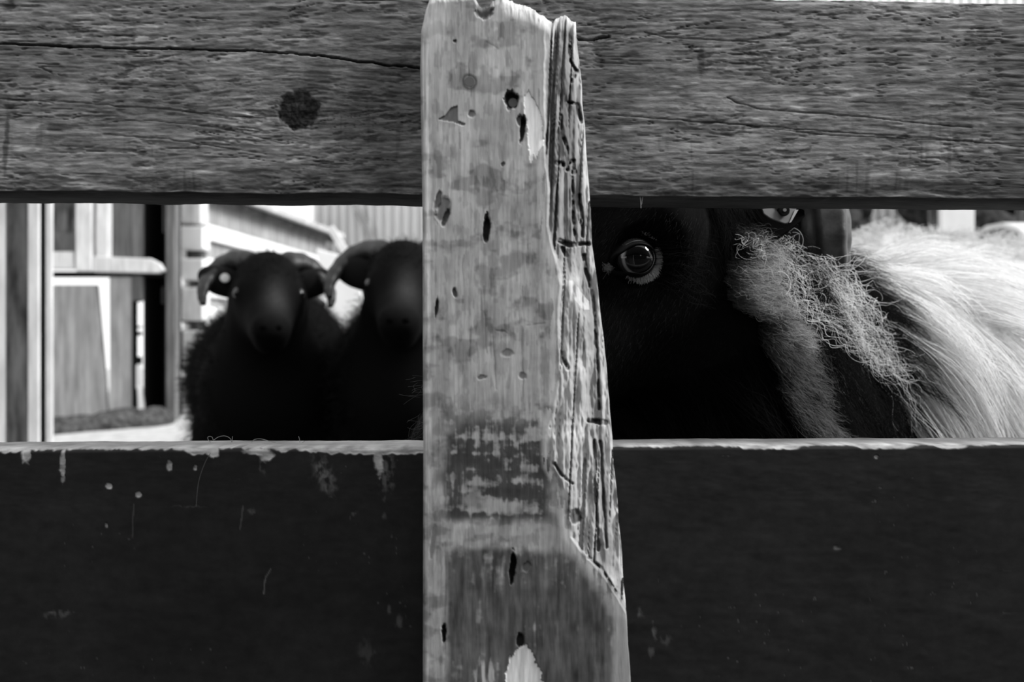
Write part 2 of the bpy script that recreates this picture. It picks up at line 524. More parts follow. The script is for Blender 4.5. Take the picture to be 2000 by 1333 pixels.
# ---- the pale split post in front
def post():
    d0 = 0.452
    lp = [(-60, 845), (-6, 842), (13, 831), (40, 823), (120, 821), (400, 825), (900, 827), (1340, 826), (3000, 826)]
    rp = [(-60, 1120), (40, 1127), (150, 1137), (203, 1139), (304, 1146), (405, 1153), (474, 1156), (548, 1167), (643, 1176), (710, 1184), (778, 1189), (889, 1198),
          (999, 1207), (1084, 1214), (1186, 1222), (1340, 1232), (3000, 1290)]
    rg = [(-60, 1065), (60, 1063), (304, 1062), (371, 1070), (440, 1068), (474, 1074), (528, 1088), (643, 1087), (744, 1089), (800, 1080), (835, 1071), (914, 1078), (958, 1101),
          (1050, 1112), (1084, 1140), (1135, 1184), (1200, 1222), (1260, 1300), (3000, 1400)]
    V1 = np.concatenate([np.linspace(0, 1345, 760), np.linspace(1345, 2960, 60)[1:]])
    s = np.linspace(0, 1, 230)
    S, Vr = np.meshgrid(s, V1)
    f = lambda tab, v: np.interp(v, [p[0] for p in tab], [p[1] for p in tab])
    Lf, Rt = f(lp, Vr), f(rp, Vr)
    Rt = Rt + 3.0 * (fbm(Vr / 60, Vr * 0, 3, 3) - .5)
    U = Lf + S * (Rt - Lf)
    # broken top: shift the first rows along the silhouette
    topo = [(815, 30), (823, 22), (835, 4), (850, -6), (925, -8), (932, 6), (940, 14), (955, 14), (962, 2), (985, -3), (1033, 15), (1050, 24), (1066, 36), (1080, 44), (1090, 34), (1103, 30), (1115, 40), (1140, 52)]
    topv = np.interp(U, [p[0] for p in topo], [p[1] for p in topo]) + 7 * (fbm(U / 5, U * 0, 7, 3) - .5)
    Vv = Vr + topv * (1 - np.clip(Vr / 260, 0, 1))
    Rg = f(rg, Vv) + 5 * (fbm(Vv / 25, Vv * 0, 11, 3) - .5)
    # face
    streak = fbm(U / 13, Vv / 420, 13, 4)
    fine = fbm(U / 5, Vv / 60, 14, 3)
    blot = fbm(U / 60, Vv / 80, 15, 4)
    blot2 = fbm(U / 22, Vv / 20, 16, 3)
    tone = 0.395 * (.20 + .42 * streak + .28 * fine + .55 * blot + .35 * blot2)
    tone *= 1 - .35 * ss(.52, .68, fbm(U / 45, Vv / 28, 113, 4)) - .22 * ss(.55, .66, fbm(U / 10, Vv / 30, 115, 3))
    dep = 0.00022 * (0.5 - streak) + 0.0002 * (.5 - fine) + 0.0003 * (.5 - blot)
    # left arris and rounded corner
    le = 1 - ss(0, 9, U - Lf)
    dep += 0.004 * le ** 2
    tone *= 1 + .35 * ((U - Lf) > 4) * ((U - Lf) < 16) * ss(.35, .6, fbm(U / 5, Vv / 130, 18, 2))
    tone *= 1 - .3 * (1 - ss(2, 6, U - Lf))
    cr = (1 - ss(0, 150, Vv)) * (1 - ss(840, 900, U))
    tone = mix(tone, .62, .7 * cr * ss(.35, .6, fbm(U / 12, Vv / 60, 19, 3)))
    # wet stain with horizontal wash marks
    jit = 26 * (fbm(U / 40, Vv / 30, 23, 3) - .5)
    zone = ss(760, 860, Vv + 1.6 * jit) * (1 - ss(1005, 1030, Vv + jit * .5)) * ss(848, 880, U + jit) * (1 - ss(1062, 1092, U + jit * .6))
    bands = fbm(U / 60, Vv / 24, 25, 4) * .5 + fbm(U / 18, Vv / 15, 26, 4) * .5
    tone = np.clip(tone, 0, .66) * (1 - .22 * ss(500, 1300, Vv))
    st = zone * ss(.50 - .16 * ss(760, 960, Vv), .60 - .14 * ss(760, 960, Vv), bands)
    bz = np.zeros_like(U)
    vj = Vv + 9 * (fbm(U / 30, Vv / 30, 127, 3) - .5) - .03 * (U - 970)
    for vc, hw, a_ in ((795, 10, .5), (835, 12, .45), (872, 11, .8), (905, 13, .9), (935, 15, 1), (958, 12, .9), (1012, 9, .9)):
        bz = np.maximum(bz, a_ * (1 - ss(hw * .7, hw * 1.5, np.abs(vj - vc))))
    st = zone * ss(.0, .60, .50 * bz + 3.2 * (bands - .46) + 1.2 * (fine - .5))
    pb = ell(U + jit * .5, Vv, 985, 991, 50, 10, 0, .3)
    st *= 1 - .9 * pb
    tone = mix(tone, .03 + .05 * blot2, st)
    low = ss(1062, 1085, Vv + jit) * ss(865, 882, U + jit * .3)
    light_edge = (1 - ss(0, 26, np.abs(U - Rg + 18 + jit * .3))) * (Vv < 1230)
    stL = low * (1 - light_edge) * ss(.22, .46, bands * .6 + fbm(U / 12, Vv / 70, 28, 3) * .55 - .12 + .1 * ss(1080, 1200, Vv))
    tone = mix(tone, (.00 + .15 * fbm(U / 11, Vv / 60, 29, 4)) * (.7 + .6 * blot2), stL * .95)
    rightpale = ss(1190, 1205, U + jit * .5) * ss(1170, 1230, Vv)
    tone = mix(tone, .40, rightpale * .8)
    # ridge crest, paler
    cre = (1 - ss(0, 15, np.abs(U - Rg + 7)))
    tone = mix(tone, .62 * (.8 + .3 * fine), cre * .6 * (fbm(U / 9, Vv / 60, 30, 2) > .38))
    # broken right side: drops back behind the ridge with splintered grain
    q = np.clip((U - Rg) / np.maximum(Rt - Rg, 12), 0, 1)
    inn = ss(0, 7, U - Rg)
    spl = fbm(U / 8, Vv / 200, 31, 4)
    ter = fbm(U / 16, Vv / 70, 33, 4)
    spl2 = 1 - ss(.24, .36, fbm((U + .05 * (Vv - 600)) / 5, Vv / 330, 35, 3)) * 1.0
    dep += inn * (0.003 + 0.012 * q + 0.007 * (ter - .45) + 0.0045 * (spl - .5)) + inn * 0.003 * spl2
    ft = .36 * (.22 + .8 * spl + .5 * (fbm(U / 20, Vv / 45, 36, 4) - .4))
    ft *= 1 - .6 * spl2
    edge = ss(.80, .93, q)
    ft = mix(ft, .42 * (.7 + .6 * fine), edge)
    mid = ss(520, 560, Vv) * (1 - ss(1000, 1130, Vv)) * (1 - ss(.5, .75, q + .3 * (ter - .5)))
    ft = mix(ft, .40 * (.5 + .55 * ter + .45 * blot2), mid * .9)
    tone = mix(tone, ft, inn)
    dep -= inn * mid * 0.004
    gap = stroke(U, Vv, [(1160, 860), (1164, 960), (1168, 1075)], 2.0, 2) * 0.9 + stroke(U, Vv, [(1172, 862), (1178, 960), (1184, 1070)], 1.6, 2) * .9
    gap = np.clip(gap, 0, 1)
    gap *= .9
    for pts, w in (([(1112, 90), (1114, 120), (1126, 140), (1118, 160)], 2), ([(1094, 226), (1099, 262), (1106, 290), (1108, 330)], 2.5), ([(1086, 318), (1104, 322), (1122, 316), (1121, 336)], 3.5),
                   ([(1092, 470), (1112, 478), (1148, 476)], 4), ([(1098, 484), (1106, 500)], 3), ([(1117, 345), (1121, 430), (1125, 470)], 1.5), ([(1110, 200), (1128, 204), (1134, 240)], 2),
                   ([(1132, 380), (1138, 460)], 2.2), ([(1141, 500), (1152, 560)], 3), ([(1152, 822), (1184, 826)], 4), ([(1158, 570), (1166, 700), (1172, 800)], 1.6),
                   ([(1098, 690), (1108, 720)], 3), ([(1082, 905), (1098, 930), (1118, 944)], 1.2), ([(1150, 1090), (1175, 1110), (1205, 1160)], 1.4)):
        gap = np.maximum(gap, stroke(U, Vv, pts, w * .75, 3.0) * (.35 + .65 * ss(.35, .6, fbm(U / 7, Vv / 12, 135, 2))))
    tone = mix(tone, .018, gap * .85); dep += 0.003 * gap
    chip2 = inpoly(U, Vv, [(1106, 548), (1118, 548), (1150, 590), (1152, 606), (1138, 605), (1118, 580)], 4 * (blot2 - .5))
    tone = mix(tone, .55, chip2 * .8)
    pl = ell(U + 10 * (blot2 - .5), Vv, 1125, 825, 16, 34, 0, .35)
    tone = mix(tone, .58, pl * .8)
    # marks on the face
    for pts, w, dk in (([(917, 95), (916, 125), (917, 148)], .9, .6), ([(920, 640), (918, 700), (922, 800)], .8, .45), ([(964, 540), (962, 640), (970, 760)], .7, .4),
                       ([(1020, 560), (1021, 700), (1025, 900)], .7, .4), ([(898, 260), (898, 290)], .8, .4), ([(880, 290), (881, 420)], .5, .3), ([(905, 500), (904, 560)], .7, .35),
                       ([(1000, 120), (998, 175)], .5, .25), ([(945, 560), (950, 690)], .5, .3), ([(1065, 632), (1030, 636)], .5, .45), ([(950, 82), (972, 96)], .6, .4),
                       ([(983, 354), (982, 378)], 2.6, .7), ([(974, 379), (991, 383)], 1.6, .6), ([(971, 646), (985, 646), (994, 652)], 1.0, .5), ([(874, 880), (874, 1010)], .8, .3), ([(1034, 880), (1036, 1010)], .8, .35),
                       ([(870, 1060), (868, 1333)], 1.0, .35), ([(1045, 1090), (1048, 1260)], .8, .3)):
        m = stroke(U + 3 * (fbm(U / 20, Vv / 20, 37) - .5), Vv, pts, w * .7, 2.0)
        m = m * (.25 + .75 * ss(.35, .6, fbm(U / 12, Vv / 45, 137, 2))) * (.75 if w < .95 else 1)
        tone *= 1 - dk * m; dep += 0.00015 * m
    tri = inpoly(U, Vv, [(856, 233), (869, 226), (880, 212), (893, 207), (895, 236), (910, 243), (905, 246), (885, 238), (866, 236)], 2 * (blot2 - .5))
    tone = mix(tone, .14, tri * .85); dep += 0.0008 * tri
    for (u, v, a, b, r, t, dp) in ((1000, 195, 13, 16, 0, .012, .006), (1021, 252, 5, 24, .06, .01, .006), (1017, 236, 7, 10, 0, .10, .002), (951, 446, 7, 24, .1, .012, .006), (950, 424, 4, 8, .5, .06, .002),
                                   (853, 601, 3.2, 18, .12, .05, .003), (888, 573, 4, 9, 0, .12, .002), (1001, 1107, 5.5, 27, .05, .006, .008), (867, 1239, 4.2, 17, 0, .006, .006), (1016, 1250, 6, 12, 0, .02, .004),
                                   (866, 410, 12, 26, .2, .16, .001), (870, 428, 5, 16, .3, .08, .002), (855, 392, 6, 20, .2, .12, .001), (945, 22, 16, 13, 0, .07, .004), (888, 80, 4, 3, 0, .10, .001),
                                   (983, 321, 4, 4, 0, .15, .001), (920, 222, 7, 7, 0, .2, .001), (1028, 1108, 9, 9, 0, .12, .001), (990, 690, 12, 8, 0, .22, .0005), (1020, 735, 8, 7, 0, .2, .0005),
                                   (940, 738, 10, 4, 0, .2, .0005), (1125, 1010, 12, 14, .4, .08, .002), (845, 1060, 5, 30, .1, .2, .0005)):
        m = ell(U + 5 * (blot2 - .5), Vv + 5 * (fine - .5), u, v, a, b, r, .22)
        tone = mix(tone, t, m * .93); dep += dp * m
    rg_ = ell(U, Vv, 917, 160, 15, 16, 0, .2, .3) * (1 - ell(U, Vv, 917, 160, 10.5, 11.5, 0, .2, .3))
    tone = mix(tone, .05, rg_ * .85)
    # bright fresh chips
    c1 = inpoly(U, Vv, [(1033, 175), (1043, 199), (1060, 230), (1062, 284), (1050, 297), (1048, 312), (1042, 297), (1040, 322), (1033, 290), (1030, 250), (1023, 219), (1025, 189)], 9 * (fbm(U / 5, Vv / 14, 143, 3) - .5))
    tone = mix(tone, .95 * (.85 + .2 * fine), c1); dep += 0.0005 * c1
    c2 = inpoly(U, Vv, [(1012, 1264), (1034, 1258), (1046, 1290), (1062, 1333), (1070, 1400), (975, 1400), (985, 1333), (998, 1285)], 16 * (fbm(U / 6, Vv / 16, 145, 3) - .5))
    tone = mix(tone, .70 + .35 * (fbm(U / 6, Vv / 40, 39, 3) - .5), c2); dep += 0.0007 * c2
    c3 = ell(U + 10 * (fine - .5), Vv, 948, 1325, 22, 34, .2, .4) * ss(.35, .55, fbm(U / 8, Vv / 40, 40, 3))
    tone = mix(tone, .5, c3 * .8)
    # frayed end grain along the top
    tg = np.clip(Vr / 34, 0, 1)
    fr = (1 - tg) * ss(960, 1000, U)
    tone = mix(tone, .30 + .55 * (fbm(U / 3.5, Vv / 25, 41, 2)), fr * .8); dep += 0.006 * fr ** 2 * (.4 + fbm(U / 5, Vv / 20, 42, 2))
    dep += .004 * (1 - np.clip(Vr / 10, 0, 1)) ** 2
    x, z = fence_xz(U, Vv, d0 + dep)
    o = board_mesh('fence_post', x, d0 + dep, z, np.clip(tone, .005, .97), 0.487, M_POST,
                   'pale weathered upright fence post with splintered right side and broken top', 'post')
    nm, _, _ = principled('rusty_nail', .10, .6, .4)
    L = lambda u, v, d: (lambda a: Vector((float(a[0]), d, float(a[1]))))(fence_xz(np.array(u * 1.0), np.array(v * 1.0), d))
    off = Vector((float(x.mean()), 0.487, float(z.min())))
    for (u, v, dd, r) in ((917, 160, .4522, .0030), (1002, 201, .4555, .0026)):
        c = L(u, v, dd) - off
        b = MB()
        b.tube([c + Vector((0, .012, 0)), c + Vector((0, .0006, 0)), c + Vector((0, .0002, 0)), c + Vector((0, -.0003, 0))], [r * .4, r * .45, r, r * .85], 20)
        b.build('nail', nm, o, smooth=False)
    return o


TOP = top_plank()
LOW = low_plank()
POST = post()


# ------------------------------------------------------------------ sculpting with smooth distance fields
class SDF:
    def __init__(self):
        self.p = []

    def cap(self, a, b, ra, rb, tagv='dark', k=0.03):
        self.p.append((np.array(a, float), np.array(b, float), ra, rb, tagv, k)); return self

    def ball(self, c, r, tagv='dark', k=0.03):
        return self.cap(c, (c[0], c[1], c[2] + 1e-4), r, r, tagv, k)

    @staticmethod
    def dist(prim, P):
        a, b, ra, rb = prim[:4]
        ab = b - a
        t = np.clip(((P - a) @ ab) / (ab @ ab), 0, 1)
        return np.linalg.norm(P - a - t[..., None] * ab, axis=-1) - (ra + (rb - ra) * t)

    def mesh(self, name, h, bump=None):
        lo = np.min([np.minimum(q[0] - q[2], q[1] - q[3]) for q in self.p], 0) - 3 * h - .01
        hi = np.max([np.maximum(q[0] + q[2], q[1] + q[3]) for q in self.p], 0) + 3 * h + .01
        n = np.ceil((hi - lo) / h).astype(int) + 1
        f = np.full(n, 0.5, dtype=np.float32)
        for q in self.p:
            mg = q[5] + 2 * h + .01
            i0 = np.maximum(((np.minimum(q[0] - q[2], q[1] - q[3]) - mg - lo) / h).astype(int), 0)
            i1 = np.minimum(((np.maximum(q[0] + q[2], q[1] + q[3]) + mg - lo) / h).astype(int) + 2, n)
            ax = [lo[d] + h * np.arange(i0[d], i1[d]) for d in range(3)]
            P = np.stack(np.meshgrid(*ax, indexing='ij'), -1)
            d = self.dist(q, P).astype(np.float32)
            sl = tuple(slice(i0[d_], i1[d_]) for d_ in range(3))
            o = f[sl]
            hh = np.clip(q[5] - np.abs(o - d), 0, None) / q[5]
            f[sl] = np.minimum(o, d) - hh * hh * q[5] * .25
        if bump is not None:
            idx = np.argwhere(np.abs(f) < 4 * h)
            P = lo + idx * h
            f[tuple(idx.T)] += bump(P)
        s = f < 0
        c = np.zeros(n - 1, dtype=np.int8)
        offs = [(i, j, k) for i in (0, 1) for j in (0, 1) for k in (0, 1)]
        for i, j, k in offs:
            c += s[i:n[0] - 1 + i, j:n[1] - 1 + j, k:n[2] - 1 + k]
        act = np.argwhere((c > 0) & (c < 8))
        pos = np.zeros((len(act), 3)); cnt = np.zeros(len(act))
        for a in offs:
            for d in range(3):
                if a[d]: continue
                b = list(a); b[d] = 1
                fa = f[tuple((act + a).T)]; fb = f[tuple((act + b).T)]
                cr = (fa < 0) != (fb < 0)
                t = np.where(cr, fa / np.where(cr, fa - fb, 1), 0)
                q = act + np.array(a, float); q[:, d] += t
                pos += np.where(cr[:, None], q, 0); cnt += cr
        V = lo + h * pos / cnt[:, None]
        vid = np.full(n - 1, -1, dtype=np.int64); vid[tuple(act.T)] = np.arange(len(act))
        F = []
        for d in range(3):
            e1, e2 = [x for x in range(3) if x != d]
            A = [slice(None)] * 3; B = [slice(None)] * 3
            A[d] = slice(0, -1); B[d] = slice(1, None)
            ch = np.argwhere(s[tuple(A)] != s[tuple(B)])
            ch = ch[(ch[:, e1] > 0) & (ch[:, e2] > 0) & (ch[:, e1] < n[e1] - 1) & (ch[:, e2] < n[e2] - 1)]
            u1 = np.zeros(3, int); u1[e1] = 1
            u2 = np.zeros(3, int); u2[e2] = 1
            qd = np.stack([vid[tuple((ch - u1 - u2).T)], vid[tuple((ch - u2).T)], vid[tuple(ch.T)], vid[tuple((ch - u1).T)]], -1)
            flip = s[tuple(ch.T)] == (d == 1)
            qd[flip] = qd[flip][:, ::-1]
            F.append(qd)
        F = np.concatenate(F)
        F = F[(F >= 0).all(1)]
        me = mesh_from(name, V, F, True)
        return me, V, F

    def weight(self, P, tagv):
        d = [self.dist(q, P) for q in self.p if q[4] == tagv]
        return np.min(d, 0)


def tri_sample(V, F, n, keep):
    """n points spread over the faces whose centre passes keep(centre, normal)"""
    T = np.concatenate([F[:, [0, 1, 2]], F[:, [0, 2, 3]]])
    a, b, c = V[T[:, 0]], V[T[:, 1]], V[T[:, 2]]
    nr = np.cross(b - a, c - a)
    ar = np.linalg.norm(nr, axis=1) + 1e-15
    nr = nr / ar[:, None]
    m = keep((a + b + c) / 3, nr)
    w = ar * m
    if w.sum() <= 0: return np.zeros((0, 3)), np.zeros((0, 3))
    t = RNG.choice(len(T), n, p=w / w.sum())
    r1, r2 = np.sqrt(RNG.random(n)), RNG.random(n)
    P = a[t] * (1 - r1)[:, None] + b[t] * (r1 * (1 - r2))[:, None] + c[t] * (r1 * r2)[:, None]
    return P, nr[t]


def hair_obj(name, P, r0, r1, mat, parent, kind=None):
    """P: strands x points x 3"""
    N, n, _ = P.shape
    hc = bpy.data.hair_curves.new(name)
    hc.add_curves([n] * N)
    hc.attributes['position'].data.foreach_set('vector', P.astype(np.float32).ravel())
    ra = hc.attributes.get('radius') or hc.attributes.new('radius', 'FLOAT', 'POINT')
    rr = np.tile(np.linspace(1, 0, n), (N, 1))
    r0 = np.asarray(r0).reshape(-1, 1) if hasattr(r0, '__len__') else r0
    ra.data.foreach_set('value', (r1 + (r0 - r1) * rr).astype(np.float32).ravel())
    hc.materials.append(mat)
    o = bpy.data.objects.new(name, hc)
    COL.objects.link(o)
    if parent is not None: o.parent = parent
    if kind: o['kind'] = kind
    return o


def norm(a):
    return a / (np.linalg.norm(a, axis=-1, keepdims=True) + 1e-12)


def guides(bvh, R, flow, length, lift, n):
    """strands that run over the surface along flow(P, N), their tips standing lift off it"""
    out = np.zeros((len(R), n, 3))
    for i, r in enumerate(R):
        p = Vector(r)
        co, nr, _, _ = bvh.find_nearest(p)
        q = co.copy()
        out[i, 0] = co
        st = length[i] / (n - 1)
        for j in range(1, n):
            d = Vector(flow(np.array(q), np.array(nr)))
            d = d - nr * d.dot(nr)
            if d.length < 1e-6: d = Vector((0, 0, -1))
            q2 = q + d.normalized() * st
            co, nr2, _, _ = bvh.find_nearest(q2)
            nr = (nr * .5 + nr2 * .5).normalized()
            q = co
            t = j / (n - 1)
            out[i, j] = co + nr * (lift[i] * min(1, 1.6 * t))
    return out


def coat(R, N, G, clump, jitter, wave=0.0, wfreq=3.0, lenvar=0.3, up=0.0):
    """hairs at R follow the nearest guide strand, drawn together towards the tips"""
    n = G.shape[1]
    g0 = G[:, 0]
    near = np.empty(len(R), int)
    for i in range(0, len(R), 4000):
        d = ((R[i:i + 4000, None] - g0[None]) ** 2).sum(-1)
        near[i:i + 4000] = d.argmin(1)
    off = R - g0[near]
    ln = 1 - lenvar * RNG.random(len(R))
    t = np.linspace(0, 1, n)
    # shorten by resampling along the guide
    ti = t[None] * ln[:, None] * (n - 1)
    k = np.clip(ti.astype(int), 0, n - 2); fr = (ti - k)[..., None]
    rows = near[:, None]
    path = (G[rows, k] * (1 - fr) + G[rows, k + 1] * fr) - g0[near][:, None]
    tt = t[None, :, None]
    P = R[:, None] + path - off[:, None] * (clump * tt ** 1.1)
    P += jitter * RNG.normal(size=(len(R), 1, 3)) * tt
    if up: P += N[:, None] * (up * tt * RNG.random((len(R), 1, 1)))
    if wave:
        ax = norm(RNG.normal(size=(len(R), 1, 3)))
        ph = RNG.random((len(R), 1, 1)) * 6.28
        P += wave * ax * np.sin(ph + wfreq * 6.28 * tt * (0.7 + .6 * RNG.random((len(R), 1, 1)))) * np.minimum(1, 3 * tt)
    return P


# ------------------------------------------------------------------ materials of the animals
M_SKIN = tone_mat('sheep_skin', 0.85, 0.04, 200, (1, 1, 1), 0.3, 0.25, 0.001)
M_HORN = noise_mat('dark_horn', 0.015, 0.075, 40, (1, 1, 1), 0.4, 0.45, 0.5, 0.002)
M_BLACKWOOL = hair_mat('black_wool', 0.003, 0.012, 0.1, 0.7, 0.08)
M_FACEFUR = hair_mat('black_face_hair', 0.002, 0.006, 0.0, 0.6, 0.10)
M_NECKWOOL = hair_mat('dark_neck_wool', 0.002, 0.014, 0.25, 0.7, 0.05, 0.7)
M_CHEEK = hair_mat('cheek_wool', 0.008, 0.26, 0.4, 0.7, 0.12, 0.6)
M_CURL = hair_mat('pale_curly_wool', 0.85, 0.97, 0.4, 0.5, 0.35, 0.45)
M_FLEECE = hair_mat('white_fleece', 0.74, 0.92, 0.45, 0.6, 0.15, 0.3)


# ------------------------------------------------------------------ the sheep behind the right-hand opening
def near_sheep():
    root = empty('sheep', (0.40, 0.98, 0.0))
    tag(root, 'black faced horned sheep with pale fleece, its eye close behind the fence gap', 'sheep')
    O = np.array(root.location)
    F = np.array((-.5, -.25, -.83)); F /= np.linalg.norm(F)
    Lx = np.array((.82, -.5, -.343)); Lx -= F * (Lx @ F); Lx /= np.linalg.norm(Lx)
    Nf = np.cross(F, Lx)
    if Nf[1] > 0: Nf = -Nf
    E = np.array(at(1254, 504, .600))
    view = norm(np.array((0, 0, CAMZ)) - E)
    En = norm(.75 * Lx + .55 * Nf + .1 * F + .55 * view)
    M = E - .060 * Lx - .014 * Nf
    s = SDF()
    D, Pl = 'dark', 'pale'
    s.cap(M - .02 * F - .045 * Nf, M + .03 * F - .045 * Nf, .060, .055)
    s.cap(M - .030 * Nf + .02 * F, M + .165 * F - .026 * Nf, .052, .034)
    s.cap(M - .085 * Nf + .02 * F, M + .14 * F - .05 * Nf, .045, .026)
    s.ball(M + .165 * F - .022 * Nf, .034)
    s.ball(E - .018 * En + .004 * F, .0165, D, .018)
    s.ball(2 * M - E, .018)
    s.ball(M - .07 * F - .045 * Nf, .066)
    s.cap(E + .006 * F + .03 * En * 0 - .026 * En - .024 * F, E - .03 * F + .012 * Lx - .03 * En, .022, .03, D, .02)
    for sx in (1, -1):
        s.cap(M - .075 * Nf + .035 * sx * Lx, M - .085 * Nf + .02 * sx * Lx + .05 * F, .042, .03)
    hb = M - .05 * F - .075 * Nf
    # neck, ruff and chest
    s.cap(hb, (.215, .83, .56), .085, .115)
    s.cap((.06, .715, .745), (.205, .845, .668), .060, .078, D, .05)
    s.cap(at(1388, 550, .715), at(1440, 675, .735), .042, .047, D, .02)
    s.cap(at(1440, 675, .735), at(1500, 850, .745), .047, .050, D, .02)
    s.cap((.17, .74, .60), (.21, .78, .40), .075, .11, D, .05)
    s.ball((.216, .855, .575), .120, D, .05)
    # body
    b = np.array((.675, .735, 0)); q = np.array((.735, -.675, 0))
    s.cap((.405, .975, .485), (.84, 1.43, .472), .205, .222, Pl, .06)
    s.cap((.335, .925, .600), (.80, 1.42, .58), .085, .10, Pl, .06)
    s.ball((.90, 1.50, .51), .18, Pl, .06)
    # legs
    for base, sg, front in (((.40, .98), 1, 1), ((.40, .98), -1, 1), ((.86, 1.46), 1, 0), ((.86, 1.46), -1, 0)):
        c = np.array((base[0], base[1], 0)) + q * .10 * sg
        if front:
            pts = [(c + (0, 0, .45), .075), (c + b * .01 + (0, 0, .27), .042), (c + (0, 0, .13), .026), (c - b * .012 + (0, 0, .045), .024), (c - b * .02 + (0, 0, .022), .026)]
        else:
            pts = [(c + (0, 0, .48), .11), (c - b * .05 + (0, 0, .33), .07), (c + b * .07 + (0, 0, .21), .032), (c + b * .03 + (0, 0, .06), .024), (c + b * .015 + (0, 0, .022), .026)]
        for (p0, r0), (p1, r1) in zip(pts[:-1], pts[1:]):
            s.cap(p0, p1, r0, r1, 'leg', .02)
    s.cap((1.03, 1.62, .60), (1.07, 1.67, .45), .045, .03, Pl, .03)
    me, V, Fc = s.mesh('sheep_body', .0065)
    # eye socket
    er = .0138
    ec = E - er * En
    hgt = (V - ec) @ En
    rad = np.linalg.norm((V - ec) - hgt[:, None] * En, axis=1)
    lim = -.002 - .25 * np.clip(rad - .008, 0, 1) * 0 + np.clip(rad - .0145, 0, 1) * .55
    V = np.where(((rad < .030) & (hgt > lim) & (hgt < .06))[:, None], V - En * np.clip(hgt - lim, 0, 1)[:, None] * (1 - ss(.018, .030, rad))[:, None], V)
    me.vertices.foreach_set('co', V.astype(np.float32).ravel()); me.update()
    dd = s.weight(V, D); dp = s.weight(V, Pl); dl = s.weight(V, 'leg')
    pale = ss(-.02, .02, np.minimum(dd, dl) - dp + .01)
    tone = mix(.004, .60, pale)
    me.attributes.new('tone', 'FLOAT', 'POINT').data.foreach_set('value', tone.astype(np.float32))
    bvh = BVHTree.FromPolygons([tuple(v) for v in V], [tuple(f) for f in Fc.tolist()])
    me.transform(Matrix.Translation(-root.location))
    body = link('body', me, M_SKIN, root)

    def surf(u, v, back=0.0, fall=.75):
        d = (at(u, v, 1.0) - Vector((0, 0, CAMZ))).normalized()
        h = bvh.ray_cast(Vector((0, 0, CAMZ)) + d * .55, d)
        p = h[0] if h[0] is not None else at(u, v, fall)
        return p - d * back

    def left_of(P, gap=0):
        u = CX + P[:, 0] / P[:, 1] * FPX; v = HY - (P[:, 2] - CAMZ) / P[:, 1] * FPX
        if gap == 'band': gap = np.where(v > 620, 90, 150)
        return u < np.interp(v, (440, 480, 560, 600, 690, 790, 860), (1480, 1500, 1515, 1535, 1590, 1612, 1655)) - gap

    isp = lambda P: np.minimum(s.weight(P, D), s.weight(P, 'leg')) - s.weight(P, Pl)
    CAM = np.array((0, 0, CAMZ))
    facing = lambda P, Nn: ((Nn * norm(CAM - P)).sum(-1) > -.45)

    # --- eye
    zq = Vector(En).to_track_quat('Z', 'Y').to_matrix()
    eb = MB(); eb.ball((0, 0, 0), er, 40, 28)
    em, nt, bs = principled('dark_glossy_eye', .002, .04, .5)
    tc = nt.nodes.new('ShaderNodeTexCoord')
    sep = nt.nodes.new('ShaderNodeSeparateXYZ'); nt.links.new(tc.outputs['Object'], sep.inputs[0])
    cr = nt.nodes.new('ShaderNodeValToRGB')
    mr = nt.nodes.new('ShaderNodeMapRange'); mr.inputs['From Min'].default_value = 0.0; mr.inputs['From Max'].default_value = er
    nt.links.new(sep.outputs['Z'], mr.inputs['Value']); nt.links.new(mr.outputs[0], cr.inputs[0])
    e = cr.color_ramp.elements
    e[0].position = 0; e[0].color = (.02, .02, .02, 1)
    e[1].position = 1; e[1].color = (.001, .001, .001, 1)
    for ps, c in ((.46, .03), (.52, .20), (.60, .26), (.645, .10), (.67, .003)):
        x = e.new(ps); x.color = (c, c, c, 1)
    nt.links.new(cr.outputs[0], bs.inputs['Base Color'])
    eo = eb.build('eye', em, root, smooth=True)
    eo.matrix_local = Matrix.Translation(Vector(ec) - root.location) @ zq.to_4x4()
    # --- eyelids: almond rim round the ball
    ex = norm(np.cross(np.array((0, 0, 1.)), En)); ey = np.cross(En, ex)
    rim, out = [], []
    K = 72
    for k in range(K):
        w = 2 * math.pi * k / K
        cx_, sy_ = math.cos(w), math.sin(w)
        rx, ry = .0122, (.0092 if sy_ > 0 else .0112)
        px, py = rx * cx_, ry * sy_
        if cx_ < -.2:                       # drawn out to the tear corner on the nose side
            tt = ((-cx_ - .2) / .8) ** 2.2
            px -= .0058 * tt; py -= .0058 * tt
        rim.append((px, py))
    lidm = principled('black_eyelid', .003, .6, .12)[0]
    Vl, Fl = [], []
    prof = [(0.92, -.0012), (.98, .0008), (1.07, .0016), (1.18, .0012), (1.34, -.0012), (1.6, -.0055)]
    for (px, py) in rim:
        for sc, hh in prof:
            x, y = px * sc, py * sc
            rr = math.hypot(x, y)
            zb = math.sqrt(max(er * er - min(rr, er * .985) ** 2, 0)) if rr < er * 1.0 else er * .17 - (rr - er) * .35
            Vl.append(ec + ex * x + ey * y + En * (max(zb, er * .17 - max(rr - er, 0) * .5) + hh))
    npf = len(prof)
    for k in range(K):
        for j in range(npf - 1):
            Fl.append((k * npf + j, ((k + 1) % K) * npf + j, ((k + 1) % K) * npf + j + 1, k * npf + j + 1))
    ml = mesh_from('eyelid', np.array(Vl) - O, Fl, True)
    bm = bmesh.new(); bm.from_mesh(ml); bmesh.ops.recalc_face_normals(bm, faces=bm.faces); bm.to_mesh(ml); bm.free()
    lid = link('eyelid', ml, lidm, root)
    so = lid.modifiers.new('thick', 'SOLIDIFY'); so.thickness = .0012; so.offset = -1
    # lashes / lid hair, pale on the outer and lower lid to stand for light
    H = []
